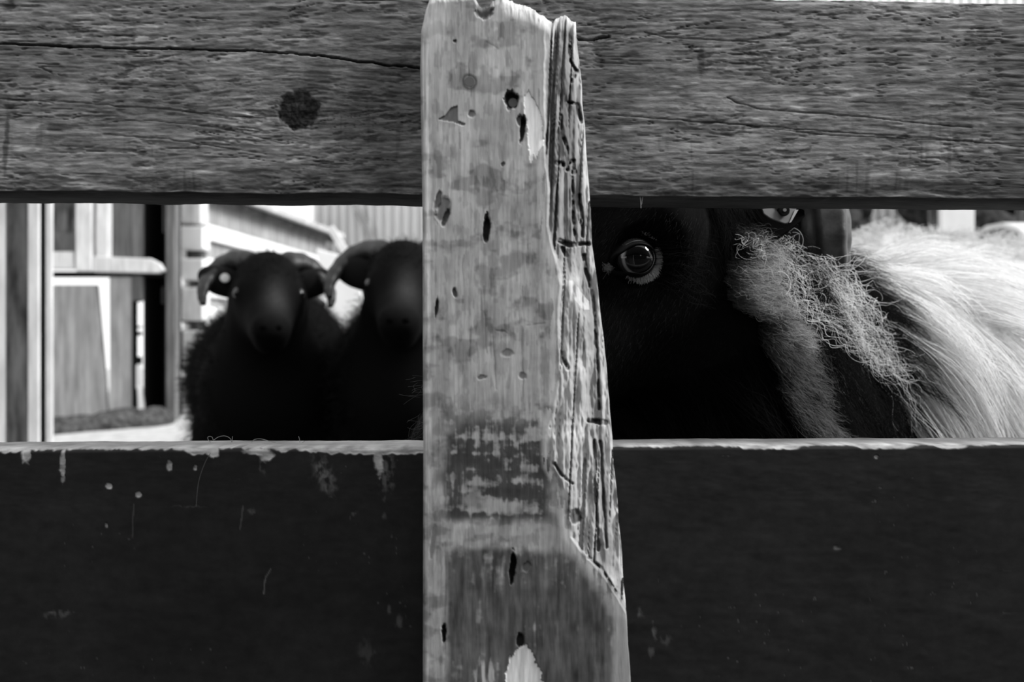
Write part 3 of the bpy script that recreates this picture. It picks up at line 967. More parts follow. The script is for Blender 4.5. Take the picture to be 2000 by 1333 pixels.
    for _ in range(1150):
        ln = RNG.uniform(.0016, .0036)
        w = RNG.normal(-.50, .62) if RNG.random() < .9 else RNG.uniform(.75, 1.45)
        if not -2.0 < w < .6 and not .75 < w < 1.45: continue
        k = int((w % (2 * math.pi)) / (2 * math.pi) * K) % K
        px, py = rim[k]
        kk = max(0, math.cos(w * .85 + .35)); ln *= .35 + .65 * kk; a = RNG.uniform(1.13, 1.18 + .36 * kk) if w < .6 else RNG.uniform(1.75, 2.05)
        pts = []
        for j in range(4):
            f = a + ln * j / 3 / .012
            x, y = px * f, py * f
            pts.append(ec + ex * x + ey * (y - .0006 * j / 3) + En * (er * .17 + .0010 + .0010 * math.sin(j / 3 * 2.4) - max(math.hypot(x, y) - er, 0) * .5))
        H.append(pts)
    H = np.array(H) + RNG.normal(size=(len(H), 1, 3)) * .0004 + RNG.normal(size=(len(H), 4, 3)) * .00015
    hair_obj('lid_hair', H - O, .00012, .00005, hair_mat('pale_lid_hair', .55, .75, .2), root)
    # tuft of pale hair at the tear corner
    tcn = ec + ex * (-.0195) + ey * (-.0075) + En * (er * .17)
    H = np.stack([tcn + RNG.normal(size=(60, 3)) * (.0016, .0006, .0010) + j * .0012 * (-ex * .8 + ey * RNG.normal(size=(60, 1)) * .5 + En * .5) for j in range(4)], 1)
    hair_obj('lid_hair', H - O, .0001, .00004, hair_mat('pale_tear_hair', .25, .35, .2), root)

    # --- short face hair
    facew = lambda P: ((P - M) @ F > -.07) & (((P - M) @ Nf) > -.085) & (np.linalg.norm(P - E, axis=-1) > .0205)
    R, Nn = tri_sample(V, Fc, 9000, lambda P, n_: facew(P) & facing(P, n_))
    d = norm(F * .9 + .35 * Lx + .5 * Nn)
    d = norm(F * 1.0 - 0.0 * Lx + RNG.normal(size=R.shape) * .22 + .38 * Nn)
    t = np.linspace(0, 1, 4)[None, :, None]
    Pf = R[:, None] + d[:, None] * t * .006 - Nn[:, None] * t * t * .0015
    hair_obj('face_hair', Pf - O, .00010, .00003, M_FACEFUR, root, 'stuff')

    # --- dark neck wool
    down = np.array((.42, -.05, -.9))
    reg = lambda P, n_: (isp(P) < .012) & facing(P, n_) & ~facew(P) & (P[:, 2] > .40)
    Rg, _ = tri_sample(V, Fc, 520, reg)
    G = guides(bvh, Rg, lambda p, n_: down + np.array((.15, 0, .0)), RNG.uniform(.05, .10, len(Rg)), RNG.uniform(.006, .014, len(Rg)), 9)
    R, Nn = tri_sample(V, Fc, 26000, reg)
    P = coat(R, Nn, G, .75, .004, .0022, 2.5, .5, .006)
    hair_obj('neck_wool', P - O, .00016, .00005, M_NECKWOOL, root, 'stuff')

    # --- cheek wool: soft, shorter, browner; its band along the edge stands for sunlight
    cc = np.array(surf(1435, 560)); cc2 = np.array(surf(1500, 690)); cc3 = np.array(surf(1550, 800))
    cw = lambda P: np.minimum(np.linalg.norm(P - cc, axis=-1) / .040, np.minimum(np.linalg.norm(P - cc2, axis=-1) / .036, np.linalg.norm(P - cc3, axis=-1) / .040))
    reg = lambda P, n_: (cw(P) < 1.15) & left_of(P, 30) & ~left_of(P, 'band') & facing(P, n_) & ~facew(P)
    Rg, _ = tri_sample(V, Fc, 150, reg)
    G = guides(bvh, Rg, lambda p, n_: np.array((.5, 0, -.55)), RNG.uniform(.014, .024, len(Rg)), RNG.uniform(.006, .012, len(Rg)), 7)
    R, Nn = tri_sample(V, Fc, 11000, reg)
    P = coat(R, Nn, G, .5, .004, .0016, 1.6, .4, .008)
    hair_obj('cheek_wool', P - O, .00011, .00004, M_CHEEK, root, 'stuff')

    # paler fluff on the cheek itself
    pc = np.array(surf(1472, 548)); pc2 = np.array(surf(1520, 630))
    reg = lambda P, n_: (np.minimum(np.linalg.norm(P - pc, axis=-1) / .026, np.linalg.norm(P - pc2, axis=-1) / .016) < 1) & left_of(P, 34) & facing(P, n_)
    Rg, _ = tri_sample(V, Fc, 60, reg)
    G = guides(bvh, Rg, lambda p, n_: np.array((.8, 0, -.35)), RNG.uniform(.014, .022, len(Rg)), RNG.uniform(.008, .014, len(Rg)), 8)
    R, Nn = tri_sample(V, Fc, 4200, reg)
    P = coat(R, Nn, G, .55, .004, .003, 1.6, .4, .008)
    hair_obj('cheek_wool', P - O, .00011, .00004, hair_mat('pale_cheek_wool', .18, .62, .45, .6, .15, .5), root, 'stuff')

    # --- pale fleece
    def flow(p, n_):
        return b * .34 + np.array((0, 0, -1.0)) + .16 * np.array((math.sin(p[0] * 31 + p[2] * 17), 0, math.sin(p[1] * 23)))
    reg = lambda P, n_: (isp(P) > -.012) & facing(P, n_) & (P[:, 2] > .36)
    Rg, _ = tri_sample(V, Fc, 750, reg)
    G = guides(bvh, Rg, flow, RNG.uniform(.09, .17, len(Rg)), RNG.uniform(.010, .030, len(Rg)), 11)
    R, Nn = tri_sample(V, Fc, 34000, reg)
    P = coat(R, Nn, G, .82, .004, .002, 1.4, .45, .006)
    hair_obj('fleece', P - O, .00034, .00010, M_FLEECE, root, 'stuff')

    # --- straggling pale curls that hang over the dark neck
    path = [(1435, 465), (1485, 475), (1535, 498), (1580, 540), (1618, 588), (1655, 632), (1695, 678), (1735, 720), (1792, 752)]
    wid = [22, 34, 44, 62, 62, 50, 36, 24, 16]
    pp = np.array(path, float); sl = np.linspace(0, 1, len(path))
    yp = np.array([min(surf(u_ + dx, v_ + dy, 0, .74)[1] for dx, dy in ((0, 0), (18, -14), (34, -26), (12, 10))) for u_, v_ in path]) - .016
    yp = np.convolve(np.pad(yp, 1, mode='edge'), (.25, .5, .25), 'valid')
    C, big_ = [], []
    for i in range(860):
        big = i < 300
        ln = RNG.uniform(.12, .34) if big else RNG.uniform(.05, .16)
        t0 = RNG.beta(2.3, 1.7) * (1 - ln)
        if i < 16: ln = RNG.uniform(.10, .20); t0 = RNG.uniform(.80, .96) - ln * .3
        if i > 800: t0 = RNG.uniform(0, .25)
        off = np.clip(RNG.normal() * .60, -1.3, 1.3)
        bj = RNG.normal() * 14
        n = 26
        ts = t0 + ln * np.linspace(0, 1, n)
        u = np.interp(ts, sl, pp[:, 0]) + np.clip(ts - 1, 0, 1) * 250; v = np.interp(ts, sl, pp[:, 1]) + np.clip(ts - 1, 0, 1) * 330; w = np.interp(ts, sl, wid)
        drift = off + RNG.normal() * .9 * np.linspace(0, 1, n) ** 1.3
        u = u + drift * w * .72; v = v - drift * w * .72
        if i < 16: v = v + RNG.uniform(0, 90) * np.linspace(0, 1, n) ** 1.2
        ang = RNG.uniform(0, 6.28) + np.linspace(0, 1, n) * (RNG.uniform(7, 22) if big else RNG.uniform(4, 14)) * (1 if RNG.random() < .5 else -1)
        cr_ = RNG.uniform(3, 10) * (1 if t0 > .3 else 1.5)
        dep = np.interp(ts, sl, yp) + .010 * drift ** 2
        if ((u > 1572) & (v < 492)).any(): continue
        if i >= 16 and ((v > 508) & (u + bj < np.interp(v, (505, 586, 647, 681, 712, 760), (1475, 1528, 1580, 1640, 1690, 1730)))).any(): continue
        lo_ = np.array([surf(a_, c_, 0, .76)[1] for a_, c_ in zip(u[::5], v[::5])]) - .016
        lo_ = np.minimum(np.minimum(lo_, np.roll(lo_, 1)), np.roll(lo_, -1))
        dep = np.minimum(dep, np.convolve(np.pad(np.interp(np.arange(n), np.arange(0, n, 5), lo_), 4, mode='edge'), np.ones(9) / 9, 'valid'))
        Y = dep - RNG.uniform(0, .016)
        if RNG.random() < .6:
            sw = cr_ * .8 * np.sin(ang); u = u + sw * .75; v = v - sw * .65
        else:
            u = u + cr_ * np.cos(ang); v = v + cr_ * np.sin(ang)
        Y = Y + .0025 * np.sin(ang * 1.3)
        big_.append(big)
        C.append(np.stack([(u - CX) / FPX * Y, Y, CAMZ - (v - HY) / FPX * Y], -1))
    C = np.array(C)
    hair_obj('curly_wool', C - O, np.where(big_, RNG.uniform(.00014, .00025, len(C)), RNG.uniform(.00008, .00014, len(C))), .00006, M_CURL, root, 'stuff')
    # long dark strands trailing from the curls
    C = []
    for i in range(120):
        t0 = RNG.random()
        u0 = np.interp(t0, [0, 1], [1555, 1720]) + RNG.normal() * 14; v0 = np.interp(t0, [0, 1], [610, 760]) + RNG.normal() * 14
        n = 18
        tt = np.linspace(0, 1, n)
        L = RNG.uniform(60, 190)
        u = u0 + L * .42 * tt + 7 * np.sin(tt * RNG.uniform(4, 9) + RNG.uniform(0, 6)); v = v0 + L * .95 * tt
        base = np.array([surf(a_, c_, .008, .76)[1] for a_, c_ in zip(u, v)])
        Y = np.convolve(np.pad(base, 4, mode='edge'), np.ones(9) / 9, 'valid') - .004
        C.append(np.stack([(u - CX) / FPX * Y, Y, CAMZ - (v - HY) / FPX * Y], -1))
    C = np.array(C)
    hair_obj('curly_wool', C - O, .00018, .00006, hair_mat('grey_wavy_wool', .12, .3, .3), root, 'stuff')

    # few long hairs on the chin, left of the post
    C = []
    for i in range(34):
        u0, v0, Y0 = RNG.uniform(815, 850), RNG.choice([760, 835]) + RNG.normal() * 16, .588
        tt = np.linspace(0, 1, 8)
        L = RNG.uniform(14, 42); a_ = RNG.uniform(1.9, 3.4)
        C.append([at(u0 + L * math.cos(a_) * q_ + 5 * math.sin(4 * q_ + i), v0 + L * math.sin(a_) * q_, Y0 - .004 * q_) for q_ in tt])
    hair_obj('chin_hair', np.array(C) - O, .00006, .00003, hair_mat('grey_chin_hair', .03, .10, .3), root, 'stuff')

    # --- horn (the left one shows; both are built)
    hp = [at(1330, 372, .70), at(1420, 318, .715), at(1520, 310, .735), at(1588, 345, .745), at(1612, 405, .742), at(1618, 462, .735), at(1620, 512, .735), at(1612, 560, .74)]
    hp = chaikin(hp, 3)
    nn = len(hp)
    def sq(w, i):
        return 1 + .14 * math.cos(3 * w + .6) + .07 * math.cos(7 * w + 1.0) + .015 * math.sin(i * 1.1 + 3 * math.sin(w)) + .02 * math.sin(i * .45 + 2 * w)
    hm = MB(); hm.tube(hp, [.022 - .006 * (i / (nn - 1)) ** 2.2 for i in range(nn)], 56, sq)
    hm.V = [tuple(Vector(v) - root.location) for v in hm.V]
    hm.build('horn', M_HORN, root, smooth=True)
    mid = Vector(M)
    ax = Vector(Lx)
    h2 = MB()
    mp = [p - ax * (2 * (p - mid).dot(ax)) for p in hp]
    h2.tube(mp, [.021 - .011 * (i / (nn - 1)) ** 1.6 for i in range(nn)], 24, sq)
    h2.V = [tuple(Vector(v) - root.location) for v in h2.V]
    h2.build('horn', M_HORN, root, smooth=True)

    # --- ear: a cupped leaf, with its tag
    base, tip = at(1392, 452, .672), at(1572, 416, .655)
    ax_ = (tip - base); Ln = ax_.length; ax_.normalize()
    fw = Vector((0.1, -1, .25)); fw = (fw - ax_ * fw.dot(ax_)).normalized()
    sd = ax_.cross(fw)
    Ve, Fe = [], []
    n1, n2 = 16, 11
    for sgn in (0, 1):
        for i in range(n1):
            t = i / (n1 - 1)
            wv = .019 * (math.sin(math.pi * min(1, t * .96 + .04) ** .75) ** .8) + .002
            for j in range(n2):
                x = 2 * j / (n2 - 1) - 1
                Ve.append(base + ax_ * (t * Ln) + sd * (x * wv) + fw * (-.009 * (1 - x * x) * (1 - .5 * t) - .003 * sgn * (1 - x * x)) - root.location)
    for sgn in (0, 1):
        o_ = sgn * n1 * n2
        for i in range(n1 - 1):
            for j in range(n2 - 1):
                Fe.append((o_ + i * n2 + j, o_ + i * n2 + j + 1, o_ + (i + 1) * n2 + j + 1, o_ + (i + 1) * n2 + j))
    me_ = mesh_from('ear', Ve, Fe, True)
    bm = bmesh.new(); bm.from_mesh(me_); bmesh.ops.remove_doubles(bm, verts=bm.verts, dist=1e-5); bmesh.ops.recalc_face_normals(bm, faces=bm.faces); bm.to_mesh(me_); bm.free()
    earm = principled('black_ear', .008, .8, .1)[0]
    link('ear', me_, earm, root)
    # tag plate
    Yt = .648
    T = lambda u, v, dy=0.0: at(u, v, Yt + dy + (u - 1520) * .00012)
    tp = [T(1478, 392), T(1487, 404), T(1492, 418), T(1505, 427), T(1533, 437), T(1541, 435), T(1549, 418), T(1556, 408), T(1545, 385), T(1500, 375)]
    tm = MB(); tm.prism([p - root.location for p in tp], (0, .0016, 0))
    M_TAG = principled('grey_plastic_tag', .20, .5, .3)[0]
    tg_ = tm.build('ear_tag', M_TAG, root, bevel=.0005)
    ink = principled('black_tag_print', .006, .5, .2)[0]
    sm = MB()
    c = T(1530, 412) - root.location
    sm.tube([c + Vector((0, -.0002, 0)), c + Vector((0, -.0022, 0)), c + Vector((0, -.0030, 0))], [.0042, .0042, .0036], 28)
    sm.build('tag_stud', ink, tg_)
    sm = MB(); sm.tube([c + Vector((0, -.0030, 0)), c + Vector((0, -.0038, 0))], [.0013, .0012], 20)
    sm.build('stud_pin', principled('pale_stud_pin', .32, .4, .4)[0], tg_)
    pr = MB()
    pr.prism([p - root.location + Vector((0, -.0005, 0)) for p in (T(1507, 396), T(1514, 392), T(1524, 402), T(1519, 414))], (0, .0004, 0))
    pr.prism([p - root.location + Vector((0, -.0005, 0)) for p in (T(1505, 384), T(1514, 384), T(1514, 396), T(1507, 396))], (0, .0004, 0))
    pr.build('tag_print', ink, tg_)
    ed = MB()
    ed.prism([p - root.location + Vector((0, -.0006, 0)) for p in (T(1541, 436), T(1545, 434), T(1559, 410), T(1552, 411))], (0, .0006, 0))
    ed.build('tag_edge', principled('pale_tag_edge', .42, .4, .3)[0], tg_)
    # hoofs
    for base_, sg, fr in (((.40, .98), 1, 1), ((.40, .98), -1, 1), ((.86, 1.46), 1, 0), ((.86, 1.46), -1, 0)):
        c = np.array((base_[0], base_[1], 0)) + q * .10 * sg + b * (-.02 if fr else .012)
        hb_ = MB()
        hb_.tube([Vector(c + (0, 0, .042)) - root.location, Vector(c + (0, 0, .02) - b * .006) - root.location, Vector(c + (0, 0, .0) - b * .010) - root.location], [.022, .028, .031], 16)
        hb_.build('hoof', M_HORN, root, smooth=False)
    return root


NEAR = near_sheep()


M_FARHORN = noise_mat('blackish_horn', .006, .03, 40, (1, 1, 1), .5, .3, .5, .002)
# ------------------------------------------------------------------ black sheep further back
def far_sheep(head_uv, Yh, body_u, scale, label, hornscale=1.0, tags=(), back=False, seed=1):
    h = at(head_uv[0], head_uv[1], Yh)
    bpt = at(body_u, 0, Yh + .30 * scale)
    a = math.atan2(h.x - bpt.x, bpt.y - h.y)
    if back: a += math.pi
    R3 = Matrix.Rotation(a, 3, 'Z')
    hl = Vector((0, -.11, 0)) * scale
    loc = Vector((h.x, h.y, 0)) - R3 @ hl
    if back: loc = Vector((bpt.x, bpt.y, 0))
    root = empty('sheep', loc, a)
    tag(root, label, 'sheep', 'black sheep behind the fence')
    root.scale = (scale, scale, scale)
    hz = h.z / scale if not back else .70          # head height
    s = SDF()
    s.cap((0, .22, .535), (0, .78, .54), .168, .185, 'dark', .05)
    s.ball((0, .08, .50), .150, 'dark', .06)
    s.cap((0, .06, .58), (0, -.04, hz), .115, .080, 'dark', .05)
    s.cap((0, -.05, hz + .02), (0, -.10, hz + .01), .070, .064, 'dark', .03)
    s.cap((0, -.10, hz - .0), (0, -.215, hz - .062), .058, .040, 'dark', .03)
    s.cap((0, -.09, hz - .045), (0, -.19, hz - .085), .045, .028, 'dark', .03)
    for sx in (-1, 1):
        s.ball((.050 * sx, -.118, hz + .016), .018, 'dark', .02)
        s.ball((.014 * sx, -.240, hz - .062), .020, 'dark', .02)
        for (y, f) in ((.12, 1), (.76, 0)):
            c = np.array((.095 * sx, y, 0))
            if f: pts = [(c + (0, 0, .42), .07), (c + (0, .01, .26), .042), (c + (0, 0, .13), .027), (c + (0, -.008, .03), .026)]
            else: pts = [(c + (0, 0, .45), .10), (c + (0, -.04, .32), .065), (c + (0, .06, .21), .034), (c + (0, .02, .06), .025), (c + (0, .01, .03), .026)]
            for (p0, r0), (p1, r1) in zip(pts[:-1], pts[1:]): s.cap(p0, p1, r0, r1, 'leg', .02)
    s.cap((0, .95, .58), (0, 1.0, .44), .04, .028, 'dark', .03)
    s.ball((0, -.07, hz + .055), .050, 'dark', .04)
    lump = lambda P: .010 * (fbm(P[:, 0] * 16 + P[:, 1] * 9 + seed, P[:, 2] * 14 + 3, 3, 2) - .5) * (P[:, 2] > .3) * (P[:, 1] > -.05)
    me, V, Fc = s.mesh('sheep_body', .011, lump)
    me.attributes.new('tone', 'FLOAT', 'POINT').data.foreach_set('value', np.clip(.003 + .022 * np.exp(-(((V[:, 0] - .012) / .022) ** 2 + ((V[:, 2] - hz + .0) / .05) ** 2 + ((V[:, 1] + .19) / .05) ** 2)), 0, .05).astype(np.float32))  # lit patch on the nose bridge put into the tone
    link('body', me, M_SKIN, root)
    # fleece: short dense wool standing off the body
    reg = lambda P, n_: (P[:, 2] > .30) & ((P[:, 1] > -.02) | (P[:, 2] > hz + .045))
    Rr, Nn = tri_sample(V, Fc, 16000, reg)
    d = norm(Nn + .55 * RNG.normal(size=Rr.shape) + np.array((0, .1, -.35)))
    t = np.linspace(0, 1, 4)[None, :, None]
    P = Rr[:, None] + d[:, None] * t * .030 * np.where(Rr[:, 1] < 0, .35, 1)[:, None, None] * (.5 + RNG.random((len(Rr), 1, 1))) + .003 * RNG.normal(size=(len(Rr), 4, 3)) * t
    hair_obj('fleece', P, .0005, .0002, M_BLACKWOOL, root, 'stuff')
    gloss = principled('black_sheep_eye', .002, .1, .5)[0]
    matt = principled('black_nostril', .001, .9, .03)[0]
    for sx in (-1, 1):
        MB().ball((.060 * sx, -.126, hz + .014), .0125, 16, 12).build('eye', gloss, root, smooth=True)
        nb = MB(); nb.ball((.013 * sx, -.259, hz - .060), (.008, .004, .006), 12, 8); nb.build('nostril', matt, root, smooth=True)
        # horn: out, round and down
        k = hornscale
        hp = chaikin([(.016 * sx, -.05, hz + .070), (.052 * sx, -.035, hz + .092), (.090 * sx * k, -.02, hz + .086), (.120 * sx * k, -.03, hz + .055), (.134 * sx * k, -.055, hz + .020), (.130 * sx * k, -.07, hz - .008)], 3)
        n = len(hp)
        MB().tube(hp, [.027 - .022 * (i / (n - 1)) ** 1.2 for i in range(n)], 18, lambda w, i: 1 + .05 * math.sin(i * 1.3) + .12 * math.cos(3 * w)).build('horn', M_FARHORN, root, smooth=True)
        # ear: flattened leaf hanging out under the horn
        e = MB()
        m = Matrix.Rotation(-.30 * sx, 3, 'Y') @ Matrix.Rotation(.35, 3, 'X')
        e.ball((.090 * sx, -.03, hz + .044), (.056, .012, .034), 18, 12, m)
        e.build('ear', principled('black_ear_skin', .010, .8, .1)[0], root, smooth=True)
    for (tx, tz, rx, rz_) in tags:
        tm = MB()
        tm.tube([Vector((tx, -.052, hz + tz)), Vector((tx, -.060, hz + tz))], [rx, rx * .9], 20)
        tm.build('ear_tag', principled('pale_ear_tag', .55, .35, .5)[0], root)
    hoofm = M_HORN
    for sx in (-1, 1):
        for y in (.112, .77):
            b = MB(); b.tube([(.095 * sx, y, .045), (.095 * sx, y - .006, .02), (.095 * sx, y - .01, 0)], [.022, .029, .032], 14)
            b.build('hoof', hoofm, root)
    return root


far_sheep((525, 588), 1.85, 517, 1.0, 'horned black sheep facing the lens, farthest left, whole head in the gap', 1.0, ((-.088, .050, .010, .006),), seed=1)
far_sheep((786, 572), 1.80, 800, 1.04, 'horned black sheep facing the lens, half hidden by the pale post', 1.12, ((-.052, .022, .007, .005),), seed=5)
far_sheep((573, 600), 4.05, 573, 1.12, 'black sheep standing mostly hidden behind the two facing black sheep', 1.0, (), True, seed=9)


# ------------------------------------------------------------------ second pale sheep, beyond the first one's back
M_FLEECE2 = hair_mat('grey_white_fleece', .50, .68, .4, .7, .1, .3)


def pale_far_sheep():
    root = empty('sheep', (1.24, 2.16, 0), math.radians(-68))
    tag(root, 'out of focus white fleeced sheep standing beyond the near sheep', 'sheep')
    s = SDF()
    s.cap((0, -.45, .662), (0, .45, .632), .205, .210, 'pale', .06)
    s.ball((0, -.55, .64), .17, 'pale', .06)
    s.cap((0, .62, .62), (0, .80, .60), .12, .085, 'pale', .05)
    s.cap((0, .78, .62), (0, .95, .50), .066, .036, 'pale', .03)
    for sx in (-1, 1):
        for (y, f) in ((.42, 1), (-.48, 0)):
            c = np.array((.11 * sx, y, 0))
            for (p0, r0), (p1, r1) in zip([(c + (0, 0, .50), .08), (c + (0, 0, .28), .042), (c + (0, 0, .14), .028)], [(c + (0, 0, .28), .042), (c + (0, 0, .14), .028), (c + (0, 0, .03), .027)]):
                s.cap(p0, p1, r0, r1, 'pale', .02)
    lump = lambda P: .022 * (fbm(P[:, 0] * 14 + P[:, 1] * 11, P[:, 2] * 12 + P[:, 1] * 6, 4, 3) - .5) * (P[:, 2] > .35)
    me, V, Fc = s.mesh('sheep_body', .014, lump)
    me.attributes.new('tone', 'FLOAT', 'POINT').data.foreach_set('value', np.full(len(V), .50, np.float32))
    body = link('body', me, M_SKIN, root)
    Rr, Nn = tri_sample(V, Fc, 16000, lambda P, n_: (P[:, 2] > .38) & (P[:, 1] < .75))
    K = Rr[RNG.integers(0, len(Rr), 420)]
    d = norm(Nn + np.array((0, -.2, -.5)) + .45 * RNG.normal(size=Rr.shape))
    t = np.linspace(0, 1, 6)[None, :, None]
    P = Rr[:, None] + d[:, None] * t * .065 + np.array((0, 0, -.03)) * t * t
    near = np.empty(len(Rr), int)
    for i in range(0, len(Rr), 4000):
        near[i:i + 4000] = ((Rr[i:i + 4000, None] - K[None]) ** 2).sum(-1).argmin(1)
    P -= (Rr - K[near])[:, None] * .75 * t
    hair_obj('fleece', P, .0007, .0003, M_FLEECE2, root, 'stuff')
    for sx in (-1, 1):
        MB().ball((.082 * sx, .80, .635), (.045, .012, .022), 14, 10).build('ear', principled('white_ear', .55, .8, .1)[0], root, smooth=True)
    return root


pale_far_sheep()

# ------------------------------------------------------------------ ground
M_GROUND = noise_mat('trodden_straw', .20, .52, 5.0, (1, 1, 1), .9, .05, .6, .02)


def ground():
    n = 90
    x = np.linspace(-16, 20, n); y = np.concatenate([np.linspace(-4, 3, 30)[:-1], np.linspace(3, 34, 61)])
    X, Y = np.meshgrid(x, y)
    Z = .03 * (fbm(X * .8, Y * .8, 3, 3) - .5) * ss(2.0, 4.0, Y)
    V = np.stack([X, Y, Z], -1).reshape(-1, 3)
    idx = np.arange(V.shape[0]).reshape(X.shape)
    F = np.stack([idx[:-1, :-1], idx[:-1, 1:], idx[1:, 1:], idx[1:, :-1]], -1).reshape(-1, 4)
    # the strip under the fence is dark trodden mud, the yard beyond is pale with straw
    tone = mix(.035, .42, ss(1.8, 3.4, Y + .8 * (fbm(X * 1.4, Y * 1.4, 5, 3) - .5)))
    me = mesh_from('ground', V, F, True, {'tone': tone.ravel()})
    m = tone_mat('yard_ground', .9, .05, 9, (1, 1, 1), .35, .5, .02)
    o = link('ground', me, m)
    tag(o, kind='structure')


ground()

# ------------------------------------------------------------------ yard: gate post, barn front, outbuilding, shed
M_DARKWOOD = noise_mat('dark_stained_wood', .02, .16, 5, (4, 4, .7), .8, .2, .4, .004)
M_GREYWOOD = noise_mat('grey_barn_boards', .20, .40, 4, (5, 5, .5), .85, .15, .4, .004)
M_DIMWOOD = noise_mat('dim_barn_boards', .07, .17, 4, (5, 5, .5), .85, .15, .4, .004)
M_PALEWOOD = noise_mat('pale_painted_boards', .52, .78, 6, (4, 4, .6), .8, .2, .3, .003)
M_PALESTRIP = noise_mat('pale_boards_and_lit_side', .58, .85, 5, (4, 4, .8), .8, .2, .3, .003)
M_WHITE = noise_mat('white_painted_boards', .70, .85, 3, (1, 1, .5), .75, .2, .2, .003)
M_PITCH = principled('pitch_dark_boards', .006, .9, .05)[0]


def slab(mb, u0, v0, u1, v1, Y, thick, dy=0.0):
    """upright rectangular board whose front lies in the plane Y (+dy)"""
    a, b = at(u0, v0, Y), at(u1, v1, Y)
    mb.box((min(a.x, b.x), Y + dy, min(a.z, b.z)), (max(a.x, b.x), Y + dy + thick, max(a.z, b.z)))
    return mb


def poly(mb, pts, Y, thick, lean=0.0):
    P = [at(u, v, Y) for u, v in pts]
    z0 = min(p.z for p in P)
    P = [Vector((p.x * (Y + lean * (p.z - z0)) / Y, Y + lean * (p.z - z0), CAMZ + (p.z - CAMZ) * (Y + lean * (p.z - z0)) / Y)) for p in P]
    return mb.prism(P, (0, thick, 0))


# gate post in front of the barn
Yg = 3.1
gp = empty('gate_post', (at(45, 0, Yg).x, Yg + .06, 0))
tag(gp, 'upright dark timber gate post with a pale board and its lit side as a pale strip, at the left edge of the gap', 'post')
V_G = HY + CAMZ * FPX / Yg


def gpart(name, mat, u0, u1, dy, th, v0=120):
    m = MB(); slab(m, u0, v0, u1, V_G, Yg, th, dy)
    m.V = [tuple(Vector(v) - gp.location) for v in m.V]
    return m.build(name, mat, gp, bevel=.006)


gpart('upright', M_DARKWOOD, 11, 55, 0, .02)
gpart('pale_strip', M_PALESTRIP, 55, 78, -.004, .010)  # sunlit side of the post, put in as a pale strip
gpart('pale_strip', M_PALESTRIP, -16, 11, .0, .02)
gp2 = empty('door_post', (at(96, 0, 3.6).x, 3.65, 0))
tag(gp2, 'narrow pale upright post between the gate post and the barn door', 'post')
m = MB(); slab(m, 88, 100, 102, HY + CAMZ * FPX / 3.6, 3.6, .012)
m.V = [tuple(Vector(v) - gp2.location) for v in m.V]
m.build('upright', M_PALESTRIP, gp2, bevel=.006)
m = MB(); slab(m, 78, 100, 88, HY + CAMZ * FPX / 3.6, 3.6, .012)
m.V = [tuple(Vector(v) - gp2.location) for v in m.V]
m.build('dark_gap_strip', M_PITCH, gp2)  # black strip put in for the dark of the gap between the posts

# barn front
Yb = 8.0
bn = empty('barn_front', (at(200, 0, Yb).x, Yb, 0))
tag(bn, 'grey boarded barn front with window bars, pale beam and bright gap beside its door', 'barn')
VB = HY + CAMZ * FPX / Yb + 2


def bpart(name, mat, rects, dy=0.0, th=.06, polys=(), bevel=.008):
    m = MB()
    for r in rects: slab(m, r[0], r[1], r[2], r[3], Yb, th, dy)
    for p in polys: 
        k = MB(); poly(k, p, Yb, th); k.V = [(v[0], v[1] + dy, v[2]) for v in k.V]; m.add(k.V, k.F)
    m.V = [tuple(Vector(v) - bn.location) for v in m.V]
    return m.build(name, mat, bn, bevel=bevel)


bpart('door', M_GREYWOOD, [], .0, .05, [[(60, 557), (189, 557), (205, 735), (209, VB), (60, VB)]])
bpart('wall_panel', M_GREYWOOD, [], .0, .05, [[(213, 538), (258, 538), (264, VB), (215, VB)]])
bpart('wall_panel', M_DIMWOOD, [(218, 180, 259, 506)])
bpart('lintel', M_PITCH, [(40, 531, 330, 541)], -.02, .10)
bpart('beam', M_PALEWOOD, [(100, 494, 153, 527)], -.09, .09)
bpart('beam', M_PALEWOOD, [], -.09, .09, [[(190, 503), (300, 507), (318, 516), (327, 530), (316, 535), (190, 533)]])
bpart('window_pane', M_DARKWOOD, [(40, 180, 160, 500)], .03, .02)
bpart('window_sill', M_DIMWOOD, [(112, 455, 148, 497)], .0, .03)
bpart('window_bar', M_PALEWOOD, [(158, 180, 189, 532)], -.10, .10)
bpart('window_bar', M_PALEWOOD, [(195, 180, 218, 515)], -.08, .08)
bpart('window_stop', M_PITCH, [(189, 180, 195, 532)], -.01, .05)
bpart('corner_board', M_DIMWOOD, [(259, 180, 280, 588)], -.02, .05)
bpart('jamb', M_PITCH, [(258, 560, 266, VB)], -.01, .05)
bpart('wall_panel', M_GREYWOOD, [(-420, 150, 42, VB)], .02, .05)
bpart('fascia_board', M_PALEWOOD, [(-430, 128, 350, 186)], -.06, .10)
# slot of daylight broken by cross pieces
for r in ((266, 585, 275, 590), (266, 637, 275, 641), (266, 648, 275, 656), (266, 697, 275, 712)):
    bpart('cross_strip', M_PITCH, [r], .0, .03, bevel=0)
bpart('corner_board', M_PALEWOOD, [(266, 713, 273, 760)], -.01, .04)
bpart('corner_board', M_PALEWOOD, [], -.02, .05, [[(269, 755), (277, 755), (284, VB), (272, VB)]])
